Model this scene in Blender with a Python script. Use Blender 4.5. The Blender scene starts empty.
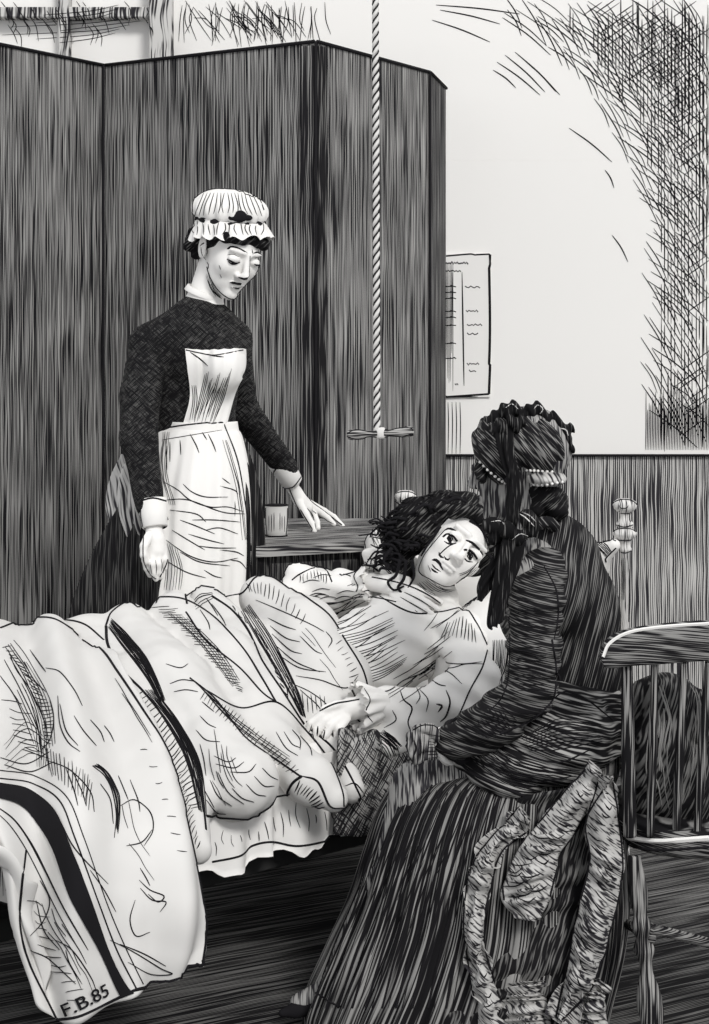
import bpy, math, random
import numpy as np
from mathutils import Vector, Matrix, Euler
from mathutils.bvhtree import BVHTree
random.seed(7); rng = np.random.default_rng(7)
SC = bpy.context.scene; COL = SC.collection
# ---------------------------------------------------------------- camera, world, light, exposure
FPX = 1720.0; EYE = 1.35; CX = 354.5; HY = 347.0
cd = bpy.data.cameras.new('camera'); cam = bpy.data.objects.new('camera', cd); COL.objects.link(cam)
cam.location = (0, 0, EYE); cam.rotation_euler = (math.pi/2, 0, 0)
cd.sensor_fit = 'VERTICAL'; cd.sensor_height = 36; cd.lens = FPX*36/1024; cd.shift_y = (HY-512)/1024
cd.clip_end = 60
SC.camera = cam
w = bpy.data.worlds.new('world'); SC.world = w; w.use_nodes = True
w.node_tree.nodes['Background'].inputs[0].default_value = (0.97, 0.98, 1.0, 1)
w.node_tree.nodes['Background'].inputs[1].default_value = 0.86
sd = bpy.data.lights.new('sun', 'SUN'); sd.energy = 2.1; sd.angle = math.radians(14); sd.color = (1, .985, .96)
sun = bpy.data.objects.new('sun', sd); COL.objects.link(sun)
sun.rotation_euler = Vector((-0.42, 0.95, -0.80)).to_track_quat('-Z', 'Y').to_euler()
sun.location = (2, -2, 3)
SC.view_settings.view_transform = 'Standard'; SC.view_settings.look = 'None'
SC.view_settings.gamma = 1; SC.view_settings.use_curve_mapping = False; SC.view_settings.exposure = -0.05
# ---------------------------------------------------------------- helpers
def P(x, y, D): return np.array([(x-CX)*D/FPX, D, EYE-(y-HY)*D/FPX])
def cr(pts, n):
    "Catmull-Rom through pts -> n samples"
    p = np.asarray(pts, float)
    if len(p) == 2: t = np.linspace(0, 1, n)[:, None]; return p[0]*(1-t)+p[1]*t
    q = np.vstack([2*p[0]-p[1], p, 2*p[-1]-p[-2]])
    t = np.linspace(0, len(p)-1-1e-9, n); i = t.astype(int); f = (t-i)[:, None]
    a, b, c, d = q[i], q[i+1], q[i+2], q[i+3]
    return .5*((2*b)+(-a+c)*f+(2*a-5*b+4*c-d)*f*f+(-a+3*b-3*c+d)*f**3)
def noise(p, s=1.0, seed=0):
    r = np.random.default_rng(seed); out = 0
    for k in range(5):
        d = r.normal(size=3); d /= np.linalg.norm(d); f = s*(.7+.9*r.random())*2*math.pi
        out = out+np.sin((p@d)*f+r.random()*6.28+1.3*np.sin((p@r.normal(size=3))*f*.35))
    return out/5
def setp(o, label=None, cat=None, group=None, kind=None):
    if label: o['label'] = label
    if cat: o['category'] = cat
    if group: o['group'] = group
    if kind: o['kind'] = kind
    return o
def empty(name, loc, label, cat, group=None):
    o = bpy.data.objects.new(name, None); COL.objects.link(o); o.location = tuple(loc); o.empty_display_size = .05
    return setp(o, label, cat, group)
def wloc(o):
    v = Vector((0, 0, 0))
    while o: v += o.location; o = o.parent
    return v
def mesh(name, V, F, mat, parent=None, smooth=True, uv=None, label=None, kind=None, origin=None):
    "V in world coordinates"
    V = np.asarray(V, float)
    if parent is not None: L = np.array(wloc(parent)); loc = (0, 0, 0)
    else:
        if origin is None: L = np.array([(V[:, 0].min()+V[:, 0].max())/2, (V[:, 1].min()+V[:, 1].max())/2, V[:, 2].min()])
        else: L = np.array(origin, float)
        loc = tuple(L)
    me = bpy.data.meshes.new(name); F = [tuple(int(i) for i in f) for f in F] if not isinstance(F, np.ndarray) else F
    me.from_pydata((V-L).tolist(), [], F if isinstance(F, list) else F.tolist()); me.validate()
    if uv is not None:
        ul = me.uv_layers.new(name='UVMap'); uv = np.asarray(uv, float)
        idx = np.zeros(len(me.loops), int); me.loops.foreach_get('vertex_index', idx)
        ul.data.foreach_set('uv', uv[idx].ravel())
    me.polygons.foreach_set('use_smooth', [smooth]*len(me.polygons))
    me.materials.append(mat); me.update()
    o = bpy.data.objects.new(name, me); COL.objects.link(o); o.location = loc; o.parent = parent
    return setp(o, label=label, kind=kind)
def merge(parts):
    V = []; F = []; n = 0
    for v, f in parts:
        V.append(np.asarray(v, float)); F += [tuple(i+n for i in q) for q in f]; n += len(v)
    return np.vstack(V), F
def box(c, s, rz=0, bev=.004, R=None):
    "bevelled box (chamfered), centre c, full size s"
    h = np.array(s)/2; b = min(bev, h.min()*.6); V = []; 
    for sx in (-1, 1):
        for sy in (-1, 1):
            for sz in (-1, 1):
                S = np.array([sx, sy, sz])
                for a in range(3):
                    q = h.copy(); 
                    for k in range(3):
                        if k != a: q[k] -= b
                    V.append(S*q)
    V = np.array(V); F = []
    ix = lambda sx, sy, sz, a: ((sx*2+sy)*2+sz)*3+a
    for a in range(3):
        o = [k for k in range(3) if k != a]
        for s in (0, 1):
            q = []
            for u, v in ((0, 0), (1, 0), (1, 1), (0, 1)):
                k = [0, 0, 0]; k[a] = s; k[o[0]] = u; k[o[1]] = v; q.append(ix(*k, a))
            F.append(q)
        for u in (0, 1):
            for v in (0, 1):
                k0 = [0]*3; k1 = [0]*3; k0[a] = 0; k1[a] = 1
                k0[o[0]] = k1[o[0]] = u; k0[o[1]] = k1[o[1]] = v
                F.append([ix(*k0, o[0]), ix(*k1, o[0]), ix(*k1, o[1]), ix(*k0, o[1])])
    for sx in (0, 1):
        for sy in (0, 1):
            for sz in (0, 1): F.append([ix(sx, sy, sz, 0), ix(sx, sy, sz, 1), ix(sx, sy, sz, 2)])
    G = []
    for f in F:
        p = V[f]; n = np.cross(p[1]-p[0], p[2]-p[0]); G.append(tuple(f) if n@p.mean(0) > 0 else tuple(f[::-1]))
    if R is None: R = np.array(Matrix.Rotation(rz, 3, 'Z'))
    return V@np.array(R).T+np.array(c), G
def tube(path, rad, n=10, caps=True, squash=None):
    path = np.asarray(path, float); m = len(path); rad = np.broadcast_to(np.asarray(rad, float), (m,))
    T = np.gradient(path, axis=0); T /= np.linalg.norm(T, axis=1)[:, None]+1e-9
    up = np.array([0, 0, 1.]) if abs(T[0] @ np.array([0, 0, 1.])) < .9 else np.array([1., 0, 0])
    A = np.cross(T[0], up); A /= np.linalg.norm(A); V = []; 
    th = np.arange(n)*2*math.pi/n
    for i in range(m):
        A = A-(A@T[i])*T[i]; A /= np.linalg.norm(A); B = np.cross(T[i], A)
        V.append(path[i]+rad[i]*(np.cos(th)[:, None]*A+np.sin(th)[:, None]*B))
    V = np.vstack(V); F = []
    for i in range(m-1):
        for j in range(n): k = (j+1) % n; F.append((i*n+j, i*n+k, i*n+n+k, i*n+n+j))
    if caps: F.append(tuple(range(n))[::-1]); F.append(tuple(range((m-1)*n, m*n)))
    return V, F
def lathe(c, prof, n=28, R=None):
    "prof: list of (radius, height) bottom to top"
    V = []; F = []; th = np.arange(n)*2*math.pi/n
    for r, z in prof: V.append(np.stack([r*np.cos(th), r*np.sin(th), np.full(n, z)], 1))
    V = np.vstack(V)
    for i in range(len(prof)-1):
        for j in range(n): k = (j+1) % n; F.append((i*n+j, i*n+k, i*n+n+k, i*n+n+j))
    F.append(tuple(range(n))[::-1]); F.append(tuple(range((len(prof)-1)*n, len(prof)*n)))
    if R is not None: V = V@np.array(R).T
    return V+np.array(c, float), F
def aim(d):
    return np.array(Vector(d).to_track_quat('Z', 'Y').to_matrix())
def gridF(nr, nc, closed=False):
    F = []
    for i in range(nr-1):
        for j in range(nc if closed else nc-1): k = (j+1) % nc; F.append((i*nc+j, i*nc+k, i*nc+nc+k, i*nc+nc+j))
    return F
def net(rows, nu=60, nv=60, thick=.006, disp=None):
    "surface through rows of points (each row is a list of (px,py,D)); returns closed thin solid V,F,uv"
    R = [cr([P(*q) for q in r], nu) for r in rows]
    A = np.stack(R, 0)                      # rows x nu x 3
    G = np.stack([cr(A[:, j], nv) for j in range(nu)], 1)   # nv x nu x 3
    du = np.gradient(G, axis=1); dv = np.gradient(G, axis=0)
    N = np.cross(du, dv); N /= np.linalg.norm(N, axis=2)[:, :, None]+1e-9
    if N[:, :, 1].mean() > 0: N = -N
    if disp is not None:
        uu, vv = np.meshgrid(np.linspace(0, 1, nu), np.linspace(0, 1, nv))
        G = G+N*disp(uu, vv, G)[:, :, None]
    ul = np.cumsum(np.linalg.norm(np.diff(G, axis=1, prepend=G[:, :1]), axis=2), axis=1)
    ul = ul-ul.mean(1, keepdims=True); vl = np.cumsum(np.linalg.norm(np.diff(G, axis=0, prepend=G[:1]), axis=2), axis=0)
    UV = np.stack([ul, vl], 2).reshape(-1, 2)
    top = (G).reshape(-1, 3); bot = (G-N*thick).reshape(-1, 3); n = len(top)
    F = gridF(nv, nu); F2 = [tuple(i+n for i in f[::-1]) for f in F]
    rim = [j for j in range(nu)]+[i*nu+nu-1 for i in range(1, nv)]+[(nv-1)*nu+j for j in range(nu-2, -1, -1)]+[i*nu for i in range(nv-2, 0, -1)]
    S = [(rim[(k+1) % len(rim)], rim[k], rim[k]+n, rim[(k+1) % len(rim)]+n) for k in range(len(rim))]
    return np.vstack([top, bot]), F+F2+S, np.vstack([UV, UV])
# ---- signed distance bodies
def cap(a, ra, b, rb): return ('c', np.asarray(a, float), ra, np.asarray(b, float), rb)
def chain(pts):
    "pts (px,py,D,r_px) -> tapered capsules"
    o = []
    for p, q in zip(pts[:-1], pts[1:]): o.append(cap(P(*p[:3]), p[3]*p[2]/FPX, P(*q[:3]), q[3]*q[2]/FPX))
    return o
def ell(c, r, R=None, sub=False): return ('s' if sub else 'e', np.asarray(c, float), np.asarray(r, float), np.eye(3) if R is None else np.asarray(R, float))
def ellp(x, y, D, rx, ry, rd, roll=0, sub=False):
    "ellipsoid at pixel x,y: half sizes in pixels across/up the view, rd in metres deep, roll clockwise in degrees"
    s = D/FPX; return ell(P(x, y, D), (rx*s, rd, ry*s), np.array(Matrix.Rotation(math.radians(roll), 3, 'Y')), sub)
def dist(pr, X):
    if pr[0] == 'c':
        _, a, ra, b, rb = pr; ba = b-a; L = ba@ba+1e-12
        h = np.clip(((X-a)@ba)/L, 0, 1); return np.linalg.norm(X-a-h[..., None]*ba, axis=-1)-(ra+(rb-ra)*h)
    _, c, r, R = pr; q = (X-c)@R; k0 = np.linalg.norm(q/r, axis=-1); k1 = np.linalg.norm(q/(r*r), axis=-1)+1e-9
    return k0*(k0-1)/k1
def bbox(pr):
    if pr[0] == 'c':
        _, a, ra, b, rb = pr; return np.minimum(a-ra, b-rb), np.maximum(a+ra, b+rb)
    _, c, r, R = pr; e = np.sqrt(((R*r)**2).sum(1)); return c-e, c+e
def sdf(prims, h=.004, k=.012, disp=None, kset=None):
    bb = [bbox(p) for p in prims if p[0] != 's']; lo = np.min([b[0] for b in bb], 0)-4*h-k; hi = np.max([b[1] for b in bb], 0)+4*h+k
    n = np.ceil((hi-lo)/h).astype(int)+1; G = np.full(n, 1.0, np.float32)
    for i, p in enumerate(prims):
        kk = k if kset is None else kset[i]
        a, b = bbox(p); a = np.maximum(((a-lo-kk-3*h)/h).astype(int), 0); b = np.minimum(((b-lo+kk+3*h)/h).astype(int)+2, n)
        ax = [lo[d]+h*np.arange(a[d], b[d]) for d in range(3)]
        X = np.stack(np.meshgrid(*ax, indexing='ij'), -1); d = dist(p, X)
        sl = tuple(slice(a[d_], b[d_]) for d_ in range(3)); g = G[sl]
        if p[0] == 's':
            m = np.maximum(kk-np.abs(g+d), 0)/kk; G[sl] = np.maximum(g, -d)+m*m*kk*.25
        else:
            m = np.maximum(kk-np.abs(g-d), 0)/kk; G[sl] = np.minimum(g, d)-m*m*kk*.25
    if disp is not None:
        I = np.argwhere(np.abs(G) < .04); X = lo+I*h; G[tuple(I.T)] += disp(X)
    # surface nets
    s = G < 0; c8 = [s[i:n[0]-1+i, j:n[1]-1+j, l:n[2]-1+l] for i in (0, 1) for j in (0, 1) for l in (0, 1)]
    sm = sum(c.astype(np.int8) for c in c8); cell = np.argwhere((sm > 0) & (sm < 8))
    idx = -np.ones(sm.shape, np.int64); idx[tuple(cell.T)] = np.arange(len(cell))
    acc = np.zeros((len(cell), 3)); cnt = np.zeros(len(cell)); cor = [(i, j, l) for i in (0, 1) for j in (0, 1) for l in (0, 1)]
    val = {c: G[tuple((cell+c).T)] for c in cor}
    for c in cor:
        for ax_ in range(3):
            if c[ax_] == 0:
                e = list(c); e[ax_] = 1; e = tuple(e); v0, v1 = val[c], val[e]; m = (v0 < 0) != (v1 < 0)
                t = np.where(m, v0/(v0-v1+1e-12), 0); q = np.tile(np.array(c, float), (len(cell), 1)); q[:, ax_] = t
                acc[m] += q[m]; cnt[m] += 1
    V = lo+(cell+acc/np.maximum(cnt, 1)[:, None])*h; F = []
    for ax_ in range(3):
        u, v = (ax_+1) % 3, (ax_+2) % 3; sh = [slice(None)]*3; a_ = list(sh); b_ = list(sh); a_[ax_] = slice(0, -1); b_[ax_] = slice(1, None)
        A = s[tuple(a_)]; B = s[tuple(b_)]; E = np.argwhere(A != B)
        E = E[(E[:, u] > 0) & (E[:, v] > 0) & (E[:, u] < sm.shape[u]) & (E[:, v] < sm.shape[v])]
        fl = A[tuple(E.T)]; du = np.zeros(3, int); du[u] = 1; dv = np.zeros(3, int); dv[v] = 1
        q = np.stack([idx[tuple((E-du-dv).T)], idx[tuple((E-dv).T)], idx[tuple(E.T)], idx[tuple((E-du).T)]], 1)
        q[~fl] = q[~fl][:, ::-1]; F.append(q)
    F = np.vstack(F); F = F[(F >= 0).all(1)]
    return V, F
def sdfo(name, prims, mat, parent=None, h=.004, k=.012, disp=None, label=None, kset=None, kind=None):
    V, F = sdf(prims, h, k, disp, kset); return mesh(name, V, F, mat, parent, True, None, label, kind)
# ---- ink strokes lying on real surfaces
EYEP = Vector((0, 0, EYE))
class Surf:
    def __init__(s, objs):
        V = []; F = []; n = 0
        for o in objs:
            L = wloc(o); V += [v.co+L for v in o.data.vertices]; F += [tuple(i+n for i in p.vertices) for p in o.data.polygons]; n = len(V)
        s.b = BVHTree.FromPolygons(V, F)
    def hit(s, x, y):
        d = Vector(P(x, y, 1.0))-EYEP; d.normalize(); r = s.b.ray_cast(EYEP, d, 50)
        return (None, None) if r[0] is None else (np.array(r[0]), np.array(r[1]))
def stroke_mesh(surf, strokes, step=2.5, lift=.0012, jump=.07, snap=True):
    "strokes: list of (points, width_px[, taper])"
    V = []; F = []; n = 0
    for s in strokes:
        pts, wpx = s[0], s[1]; tap = s[2] if len(s) > 2 else 1
        pts = np.asarray(pts, float); L = np.linalg.norm(np.diff(pts, axis=0), axis=1).sum(); m = max(4, int(L/step)+1)
        q = cr(pts, m); run = []; runs = []
        for i in range(m):
            p, nn = surf.hit(*q[i])
            if p is None and snap:
                for rr_ in (1.5, 3, 5, 8):
                    for a_ in range(8):
                        p, nn = surf.hit(q[i][0]+rr_*math.cos(a_*math.pi/4), q[i][1]+rr_*math.sin(a_*math.pi/4))
                        if p is not None: break
                    if p is not None: break
            if p is None or (run and np.linalg.norm(p-run[-1][0]) > jump):
                if len(run) > 2: runs.append(run)
                run = []
            if p is not None:
                if nn@(p-np.array(EYEP)) > 0: nn = -nn
                run.append((p, nn, i/(m-1)))
        if len(run) > 2: runs.append(run)
        for run in runs:
            p = np.array([r[0] for r in run]); nn = np.array([r[1] for r in run]); t = np.array([r[2] for r in run])
            if len(nn) > 4: nn[1:-1] = (nn[:-2]+nn[1:-1]+nn[2:]); nn /= np.linalg.norm(nn, axis=1)[:, None]+1e-9
            T = np.gradient(p, axis=0); T /= np.linalg.norm(T, axis=1)[:, None]+1e-9
            S = np.cross(T, nn); S /= np.linalg.norm(S, axis=1)[:, None]+1e-9
            wd = .5*wpx*p[:, 1]/FPX
            if tap == 1: wd = wd*(.25+.75*np.sqrt(np.clip(np.sin(math.pi*t), 0, 1)))
            elif tap == 2: wd = wd*(1-.8*t)
            wd = wd[:, None]; b = np.stack([p-S*wd+nn*lift*.3, p+nn*(lift+wd*.6), p+S*wd+nn*lift*.3], 1).reshape(-1, 3)
            V.append(b); k = len(run)
            for i in range(k-1):
                a = n+i*3
                F += [(a, a+1, a+4, a+3), (a+1, a+2, a+5, a+4), (a, a+3, a+5, a+2)]
            F += [(n, n+2, n+1), (n+(k-1)*3, n+(k-1)*3+1, n+(k-1)*3+2)]
            n += 3*k
    if not V: return None
    return np.vstack(V), F
def strokes(name, objs, st, mat, parent, label=None, lift=.0012, kind='stuff', jump=.07, snap=True):
    r = stroke_mesh(Surf(objs), st, lift=lift, jump=jump, snap=snap)
    if r is None: print('NO STROKES', name); return None
    return mesh(name, r[0], r[1], mat, parent, False, None, label, kind)
def hatch(A, B, n, w=1.0, jit=1.0, cut=.15, seed=1):
    "n strokes running from curve A to curve B"
    r = random.Random(seed); a = cr(A, n); b = cr(B, n); out = []
    for i in range(n):
        s = r.random()*cut; e = 1-r.random()*cut; p = a[i]+(b[i]-a[i])*s; q = a[i]+(b[i]-a[i])*e
        m = (p+q)/2+np.array([r.uniform(-1, 1), r.uniform(-1, 1)])*jit
        out.append(([p+r.uniform(-.5, .5)*jit, m, q+r.uniform(-.5, .5)*jit], w*r.uniform(.7, 1.25)))
    return out
def spread(A, B, n, w=1.0, jit=1.0, cut=.1, seed=2):
    "n strokes running parallel to curves A and B, between them"
    r = random.Random(seed); m = 9; a = cr(A, m); b = cr(B, m); out = []
    for i in range(n):
        t = (i+.5+r.uniform(-.3, .3))/n; c = a+(b-a)*t; s = int(r.random()*cut*m); e = m-int(r.random()*cut*m); c = c[s:e]
        if len(c) < 3: continue
        c = c+np.array([[r.uniform(-.3, .3)*jit, r.uniform(-.3, .3)*jit] for _ in c])
        if len(c) > 2: out.append((c, w*r.uniform(.7, 1.3)))
    return out
# ---------------------------------------------------------------- materials
def newmat(name):
    m = bpy.data.materials.new(name); m.use_nodes = True; nt = m.node_tree; b = nt.nodes['Principled BSDF']
    b.inputs['Roughness'].default_value = .85; b.inputs['Specular IOR Level'].default_value = .15
    return m, nt, b
def g(v, t=(1, 1, 1)): return (v*t[0], v*t[1], v*t[2], 1)
def plain(name, v, tint=(1, 1, 1), rough=.85):
    m, nt, b = newmat(name); b.inputs['Base Color'].default_value = g(v, tint); b.inputs['Roughness'].default_value = rough; return m
def ink(name, light, dark, sets, src='Object', rough=.85, soft=.5):
    """engraved surface: layers of fine irregular lines. layer = (direction along the lines, line pitch m, cover 0..1, regularity, length ratio)"""
    from statistics import NormalDist
    m, nt, b = newmat(name); N = nt.nodes; L = nt.links; b.inputs['Roughness'].default_value = rough
    tc = N.new('ShaderNodeTexCoord'); co = tc.outputs[src]
    def math_(op, a, c=None, clamp=False):
        n = N.new('ShaderNodeMath'); n.operation = op; n.use_clamp = clamp
        for i, v in enumerate((a, c)):
            if v is None: continue
            if isinstance(v, (int, float)): n.inputs[i].default_value = v
            else: L.new(v, n.inputs[i])
        return n.outputs[0]
    def nz(scale, detail, vec):
        n = N.new('ShaderNodeTexNoise'); n.inputs['Scale'].default_value = scale; n.inputs['Detail'].default_value = detail
        L.new(vec, n.inputs['Vector']); return n.outputs['Fac']
    total = None
    for k, lay in enumerate(sets):
        al, per, cover, reg, ratio = lay[:5]; e3 = Vector(lay[5] if len(lay) > 5 else ((0, 0, 1) if src == 'UV' else (0, 1, 0))).normalized()
        e1 = Vector(al).normalized(); e2 = e1.cross(e3).normalized()
        wn = N.new('ShaderNodeTexNoise'); wn.inputs['Scale'].default_value = 7; wn.inputs['Detail'].default_value = 1; L.new(co, wn.inputs['Vector'])
        va = N.new('ShaderNodeVectorMath'); va.operation = 'SCALE'; L.new(wn.outputs['Color'], va.inputs[0]); va.inputs['Scale'].default_value = per*(1.5 if ratio > 19 else 4)
        vb = N.new('ShaderNodeVectorMath'); vb.operation = 'ADD'; L.new(co, vb.inputs[0]); L.new(va.outputs[0], vb.inputs[1]); cv = vb.outputs[0]
        dots = []
        for e in (e1, e2, e3):
            dp = N.new('ShaderNodeVectorMath'); dp.operation = 'DOT_PRODUCT'; L.new(cv, dp.inputs[0]); dp.inputs[1].default_value = e; dots.append(dp.outputs['Value'])
        cb = N.new('ShaderNodeCombineXYZ'); L.new(math_('MULTIPLY', dots[0], 1/ratio), cb.inputs[0]); L.new(dots[1], cb.inputs[1]); L.new(math_('MULTIPLY', dots[2], 1/ratio), cb.inputs[2])
        v = math_('MULTIPLY', math_('SUBTRACT', nz(1/per, 1, cb.outputs[0]), .5), 7.5)
        lf = math_('MULTIPLY', math_('SUBTRACT', nz(3.5, 2, co), .5), 2.2)
        v = math_('ADD', v, lf)
        if reg: v = math_('ADD', v, math_('MULTIPLY', math_('SINE', math_('MULTIPLY', dots[1], 2*math.pi/per)), reg))
        th = NormalDist(0, math.sqrt(1+.1+reg*reg/2)).inv_cdf(cover)
        s = math_('ADD', math_('DIVIDE', math_('ADD', v, th), soft*2), .5, True)
        total = s if total is None else math_('MAXIMUM', total, s)
    mx = N.new('ShaderNodeMix'); mx.data_type = 'RGBA'; L.new(total, mx.inputs['Factor'])
    mx.inputs['A'].default_value = light if isinstance(light, tuple) else g(light); mx.inputs['B'].default_value = dark if isinstance(dark, tuple) else g(dark)
    L.new(mx.outputs['Result'], b.inputs['Base Color']); return m
PAP = (1, .985, .96); INKC = (.95, .9, 1.05)
def W(v): return g(v, PAP)
def K(v): return g(v, INKC)
X_, Y_, Z_ = (1, 0, 0), (0, 1, 0), (0, 0, 1)
M = {}
M['ink'] = plain('black_ink_line', .012, INKC, .95)
M['paper'] = plain('white_linen', .84, PAP); M['wool'] = plain('white_wool', .68, PAP)
M['plaster'] = plain('white_plaster', .88, PAP)
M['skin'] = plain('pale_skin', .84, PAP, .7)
M['skin_shade'] = ink('hatched_shaded_skin', W(.34), K(.03), [((0, 0, 1), .0045, .42, .5, 10)])  # skin darkened by hatching for the face in shadow
M['dado'] = ink('dado_boards', W(.58), K(.03), [(Z_, .0078, .52, 1.0, 40)])
M['screen'] = ink('screen_fabric', W(.38), K(.012), [(Y_, .0062, .60, 1.0, 50)], 'UV')
M['screen_edge'] = ink('screen_edge', W(.28), K(.015), [(Y_, .0068, .70, .7, 50)], 'UV')
M['floor'] = ink('dark_floorboards', W(.19), K(.008), [((.9, .5, 0), .0062, .68, .9, 40, (0, 0, 1))])
M['dress'] = ink('black_dress_cloth', W(.075), K(.006), [((1, 0, .9), .0036, .56, .9, 8), ((-1, 0, .9), .0036, .50, .9, 8)])
M['skirtdark'] = ink('black_skirt_cloth', W(.08), K(.006), [(Z_, .005, .72, .7, 24)])
M['bodice'] = ink('dark_jacket_cloth', W(.18), K(.008), [((.28, 0, 1), .0040, .70, .7, 22)])
M['sleeve'] = ink('dark_sleeve_cloth', W(.17), K(.008), [((1, 0, -.25), .0038, .70, .7, 14)])
M['tunic'] = ink('dark_silk', W(.36), K(.008), [((1, 0, -.3), .0046, .62, .4, 16)])
M['skirt'] = ink('pleated_skirt_cloth', W(.28), K(.008), [(Y_, .0058, .62, .5, 40)], 'UV')
M['trim'] = ink('grey_ruched_trim', W(.50), K(.03), [((1, 0, -.8), .0038, .40, .3, 7)])
M['trimdark'] = ink('dark_drapery', W(.16), K(.008), [((.4, 0, 1), .0048, .68, .4, 10)])
M['wood'] = ink('dark_chair_wood', W(.26), K(.010), [((1, 0, -.1), .0036, .66, .5, 22)])
M['woodv'] = ink('turned_chair_wood', W(.32), K(.010), [(Z_, .0036, .66, .4, 30)])
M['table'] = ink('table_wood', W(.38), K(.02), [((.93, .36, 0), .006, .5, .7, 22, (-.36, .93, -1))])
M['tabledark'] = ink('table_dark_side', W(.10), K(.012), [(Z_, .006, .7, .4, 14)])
M['hair'] = ink('dark_hair', W(.14), K(.005), [((.8, 0, .7), .0036, .82, .3, 10)])
M['bonnet'] = ink('dark_bonnet_silk', W(.24), K(.008), [((-.7, 0, .8), .0036, .70, .5, 12)])
M['ribbon'] = ink('black_ribbon', W(.13), K(.005), [(Z_, .0036, .86, .4, 12)])
M['metal'] = ink('iron_bedstead', W(.72), K(.03), [(Z_, .004, .22, .5, 14)])
M['sheen'] = plain('painted_silk_sheen', .30, PAP)
M['gown'] = plain('white_nightgown', .84, PAP)
M['glass'] = None
M['rope'] = plain('white_rope', .7, PAP)
M['pillow'] = M['paper']
mg, nt, b = newmat('clear_glass'); b.inputs['Base Color'].default_value = W(.92); b.inputs['Alpha'].default_value = .55; b.inputs['Roughness'].default_value = .15; M['glass'] = mg
# ---------------------------------------------------------------- the room
WALL = 6.45
def slab(name, x0, x1, y0, y1, z0, z1, mat, kind='structure'):
    V, F = box(((x0+x1)/2, (y0+y1)/2, (z0+z1)/2), (x1-x0, y1-y0, z1-z0), 0, .001)
    return mesh(name, V, F, mat, None, False, None, None, kind)
floor = slab('floor', -4.5, 4.5, 1.0, WALL+.1, -.1, 0, M['floor'])
DZ = EYE-(455-HY)*WALL/FPX
# window opening above the folding screen, at the far left
wx0, wx1, wz0, wz1 = -2.2, -.72, 2.05, 3.1
def wallpiece(parts): 
    V, F = merge([box(((a+b)/2, WALL+.06, (c+d)/2), (b-a, .12, d-c), 0, .0005) for a, b, c, d in parts]); return V, F
V, F = wallpiece([(-4.5, 4.5, DZ, wz0), (-4.5, wx0, wz0, wz1), (wx1, 4.5, wz0, wz1), (-4.5, 4.5, wz1, 4.2), (-4.5, 4.5, 0, DZ)])
wall = mesh('wall_back', V, F, M['plaster'], None, False, None, None, 'structure')
dado = slab('trim_1', -4.5, 4.5, WALL-.018, WALL, 0, DZ, M['dado'])
ceil = slab('ceiling', -4.5, 4.5, 5.3, WALL+.12, 4.2, 4.3, M['plaster'])
# window with glazing bars
win = setp(empty('window_1', ((wx0+wx1)/2, WALL, wz0), 'tall window with grey glazing bars showing above the folding screen', 'window'), kind='structure')
mw = ink('window_frame_paint', W(.6), K(.03), [(Z_, .011, .5, .5, 12)])
V, F = merge([box((x, WALL-.0, (wz0+wz1)/2), (t, .07, wz1-wz0)) for x, t in ((wx0, .06), (-1.085, .04), (-1.64, .04))] +
             [box(((wx0+wx1)/2, WALL-.0, z), (wx1-wx0, .06, .04)) for z in (wz0, wz1, 2.6)])
mesh('window_frame', V, F, mw, win, False)
V, F = box((-.72, WALL-.02, (wz0+wz1)/2), (.085, .1, wz1-wz0)); mesh('window_post', V, F, mw, win, False)
V, F = box(((wx0+wx1)/2, WALL+.04, (wz0+wz1)/2), (wx1-wx0, .01, wz1-wz0)); mesh('window_pane', V, F, M['plaster'], win, False)
# pen hatching on the plaster
st = []
r = random.Random(3)
# arc of hatched shade drawn into the upper corner, outside a bright disc
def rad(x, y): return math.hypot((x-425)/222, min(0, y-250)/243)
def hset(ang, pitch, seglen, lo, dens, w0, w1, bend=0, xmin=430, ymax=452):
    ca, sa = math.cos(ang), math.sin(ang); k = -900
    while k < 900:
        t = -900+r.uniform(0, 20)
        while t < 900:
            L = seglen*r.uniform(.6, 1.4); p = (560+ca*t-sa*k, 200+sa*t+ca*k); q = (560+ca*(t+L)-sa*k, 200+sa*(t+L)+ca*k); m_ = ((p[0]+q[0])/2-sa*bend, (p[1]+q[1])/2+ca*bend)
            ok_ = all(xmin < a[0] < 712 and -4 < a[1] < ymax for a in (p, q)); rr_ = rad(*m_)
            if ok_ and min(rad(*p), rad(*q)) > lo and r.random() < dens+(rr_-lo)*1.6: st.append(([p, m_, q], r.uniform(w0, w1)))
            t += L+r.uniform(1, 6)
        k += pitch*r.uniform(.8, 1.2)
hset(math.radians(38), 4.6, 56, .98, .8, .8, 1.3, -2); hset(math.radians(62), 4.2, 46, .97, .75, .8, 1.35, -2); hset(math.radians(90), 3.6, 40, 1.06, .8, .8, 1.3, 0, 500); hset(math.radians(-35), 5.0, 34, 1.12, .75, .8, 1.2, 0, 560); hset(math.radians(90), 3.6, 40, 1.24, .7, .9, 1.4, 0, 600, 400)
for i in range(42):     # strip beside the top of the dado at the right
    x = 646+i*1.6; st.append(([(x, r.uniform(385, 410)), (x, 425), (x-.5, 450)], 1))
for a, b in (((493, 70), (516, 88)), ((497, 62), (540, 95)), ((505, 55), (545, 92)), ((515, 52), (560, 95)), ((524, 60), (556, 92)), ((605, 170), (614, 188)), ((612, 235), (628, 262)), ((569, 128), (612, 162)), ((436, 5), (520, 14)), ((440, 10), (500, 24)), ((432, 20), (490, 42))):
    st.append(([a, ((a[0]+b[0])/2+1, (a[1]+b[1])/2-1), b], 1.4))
strokes('pen_hatching', [wall], st, M['ink'], wall, lift=.002)
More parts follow.
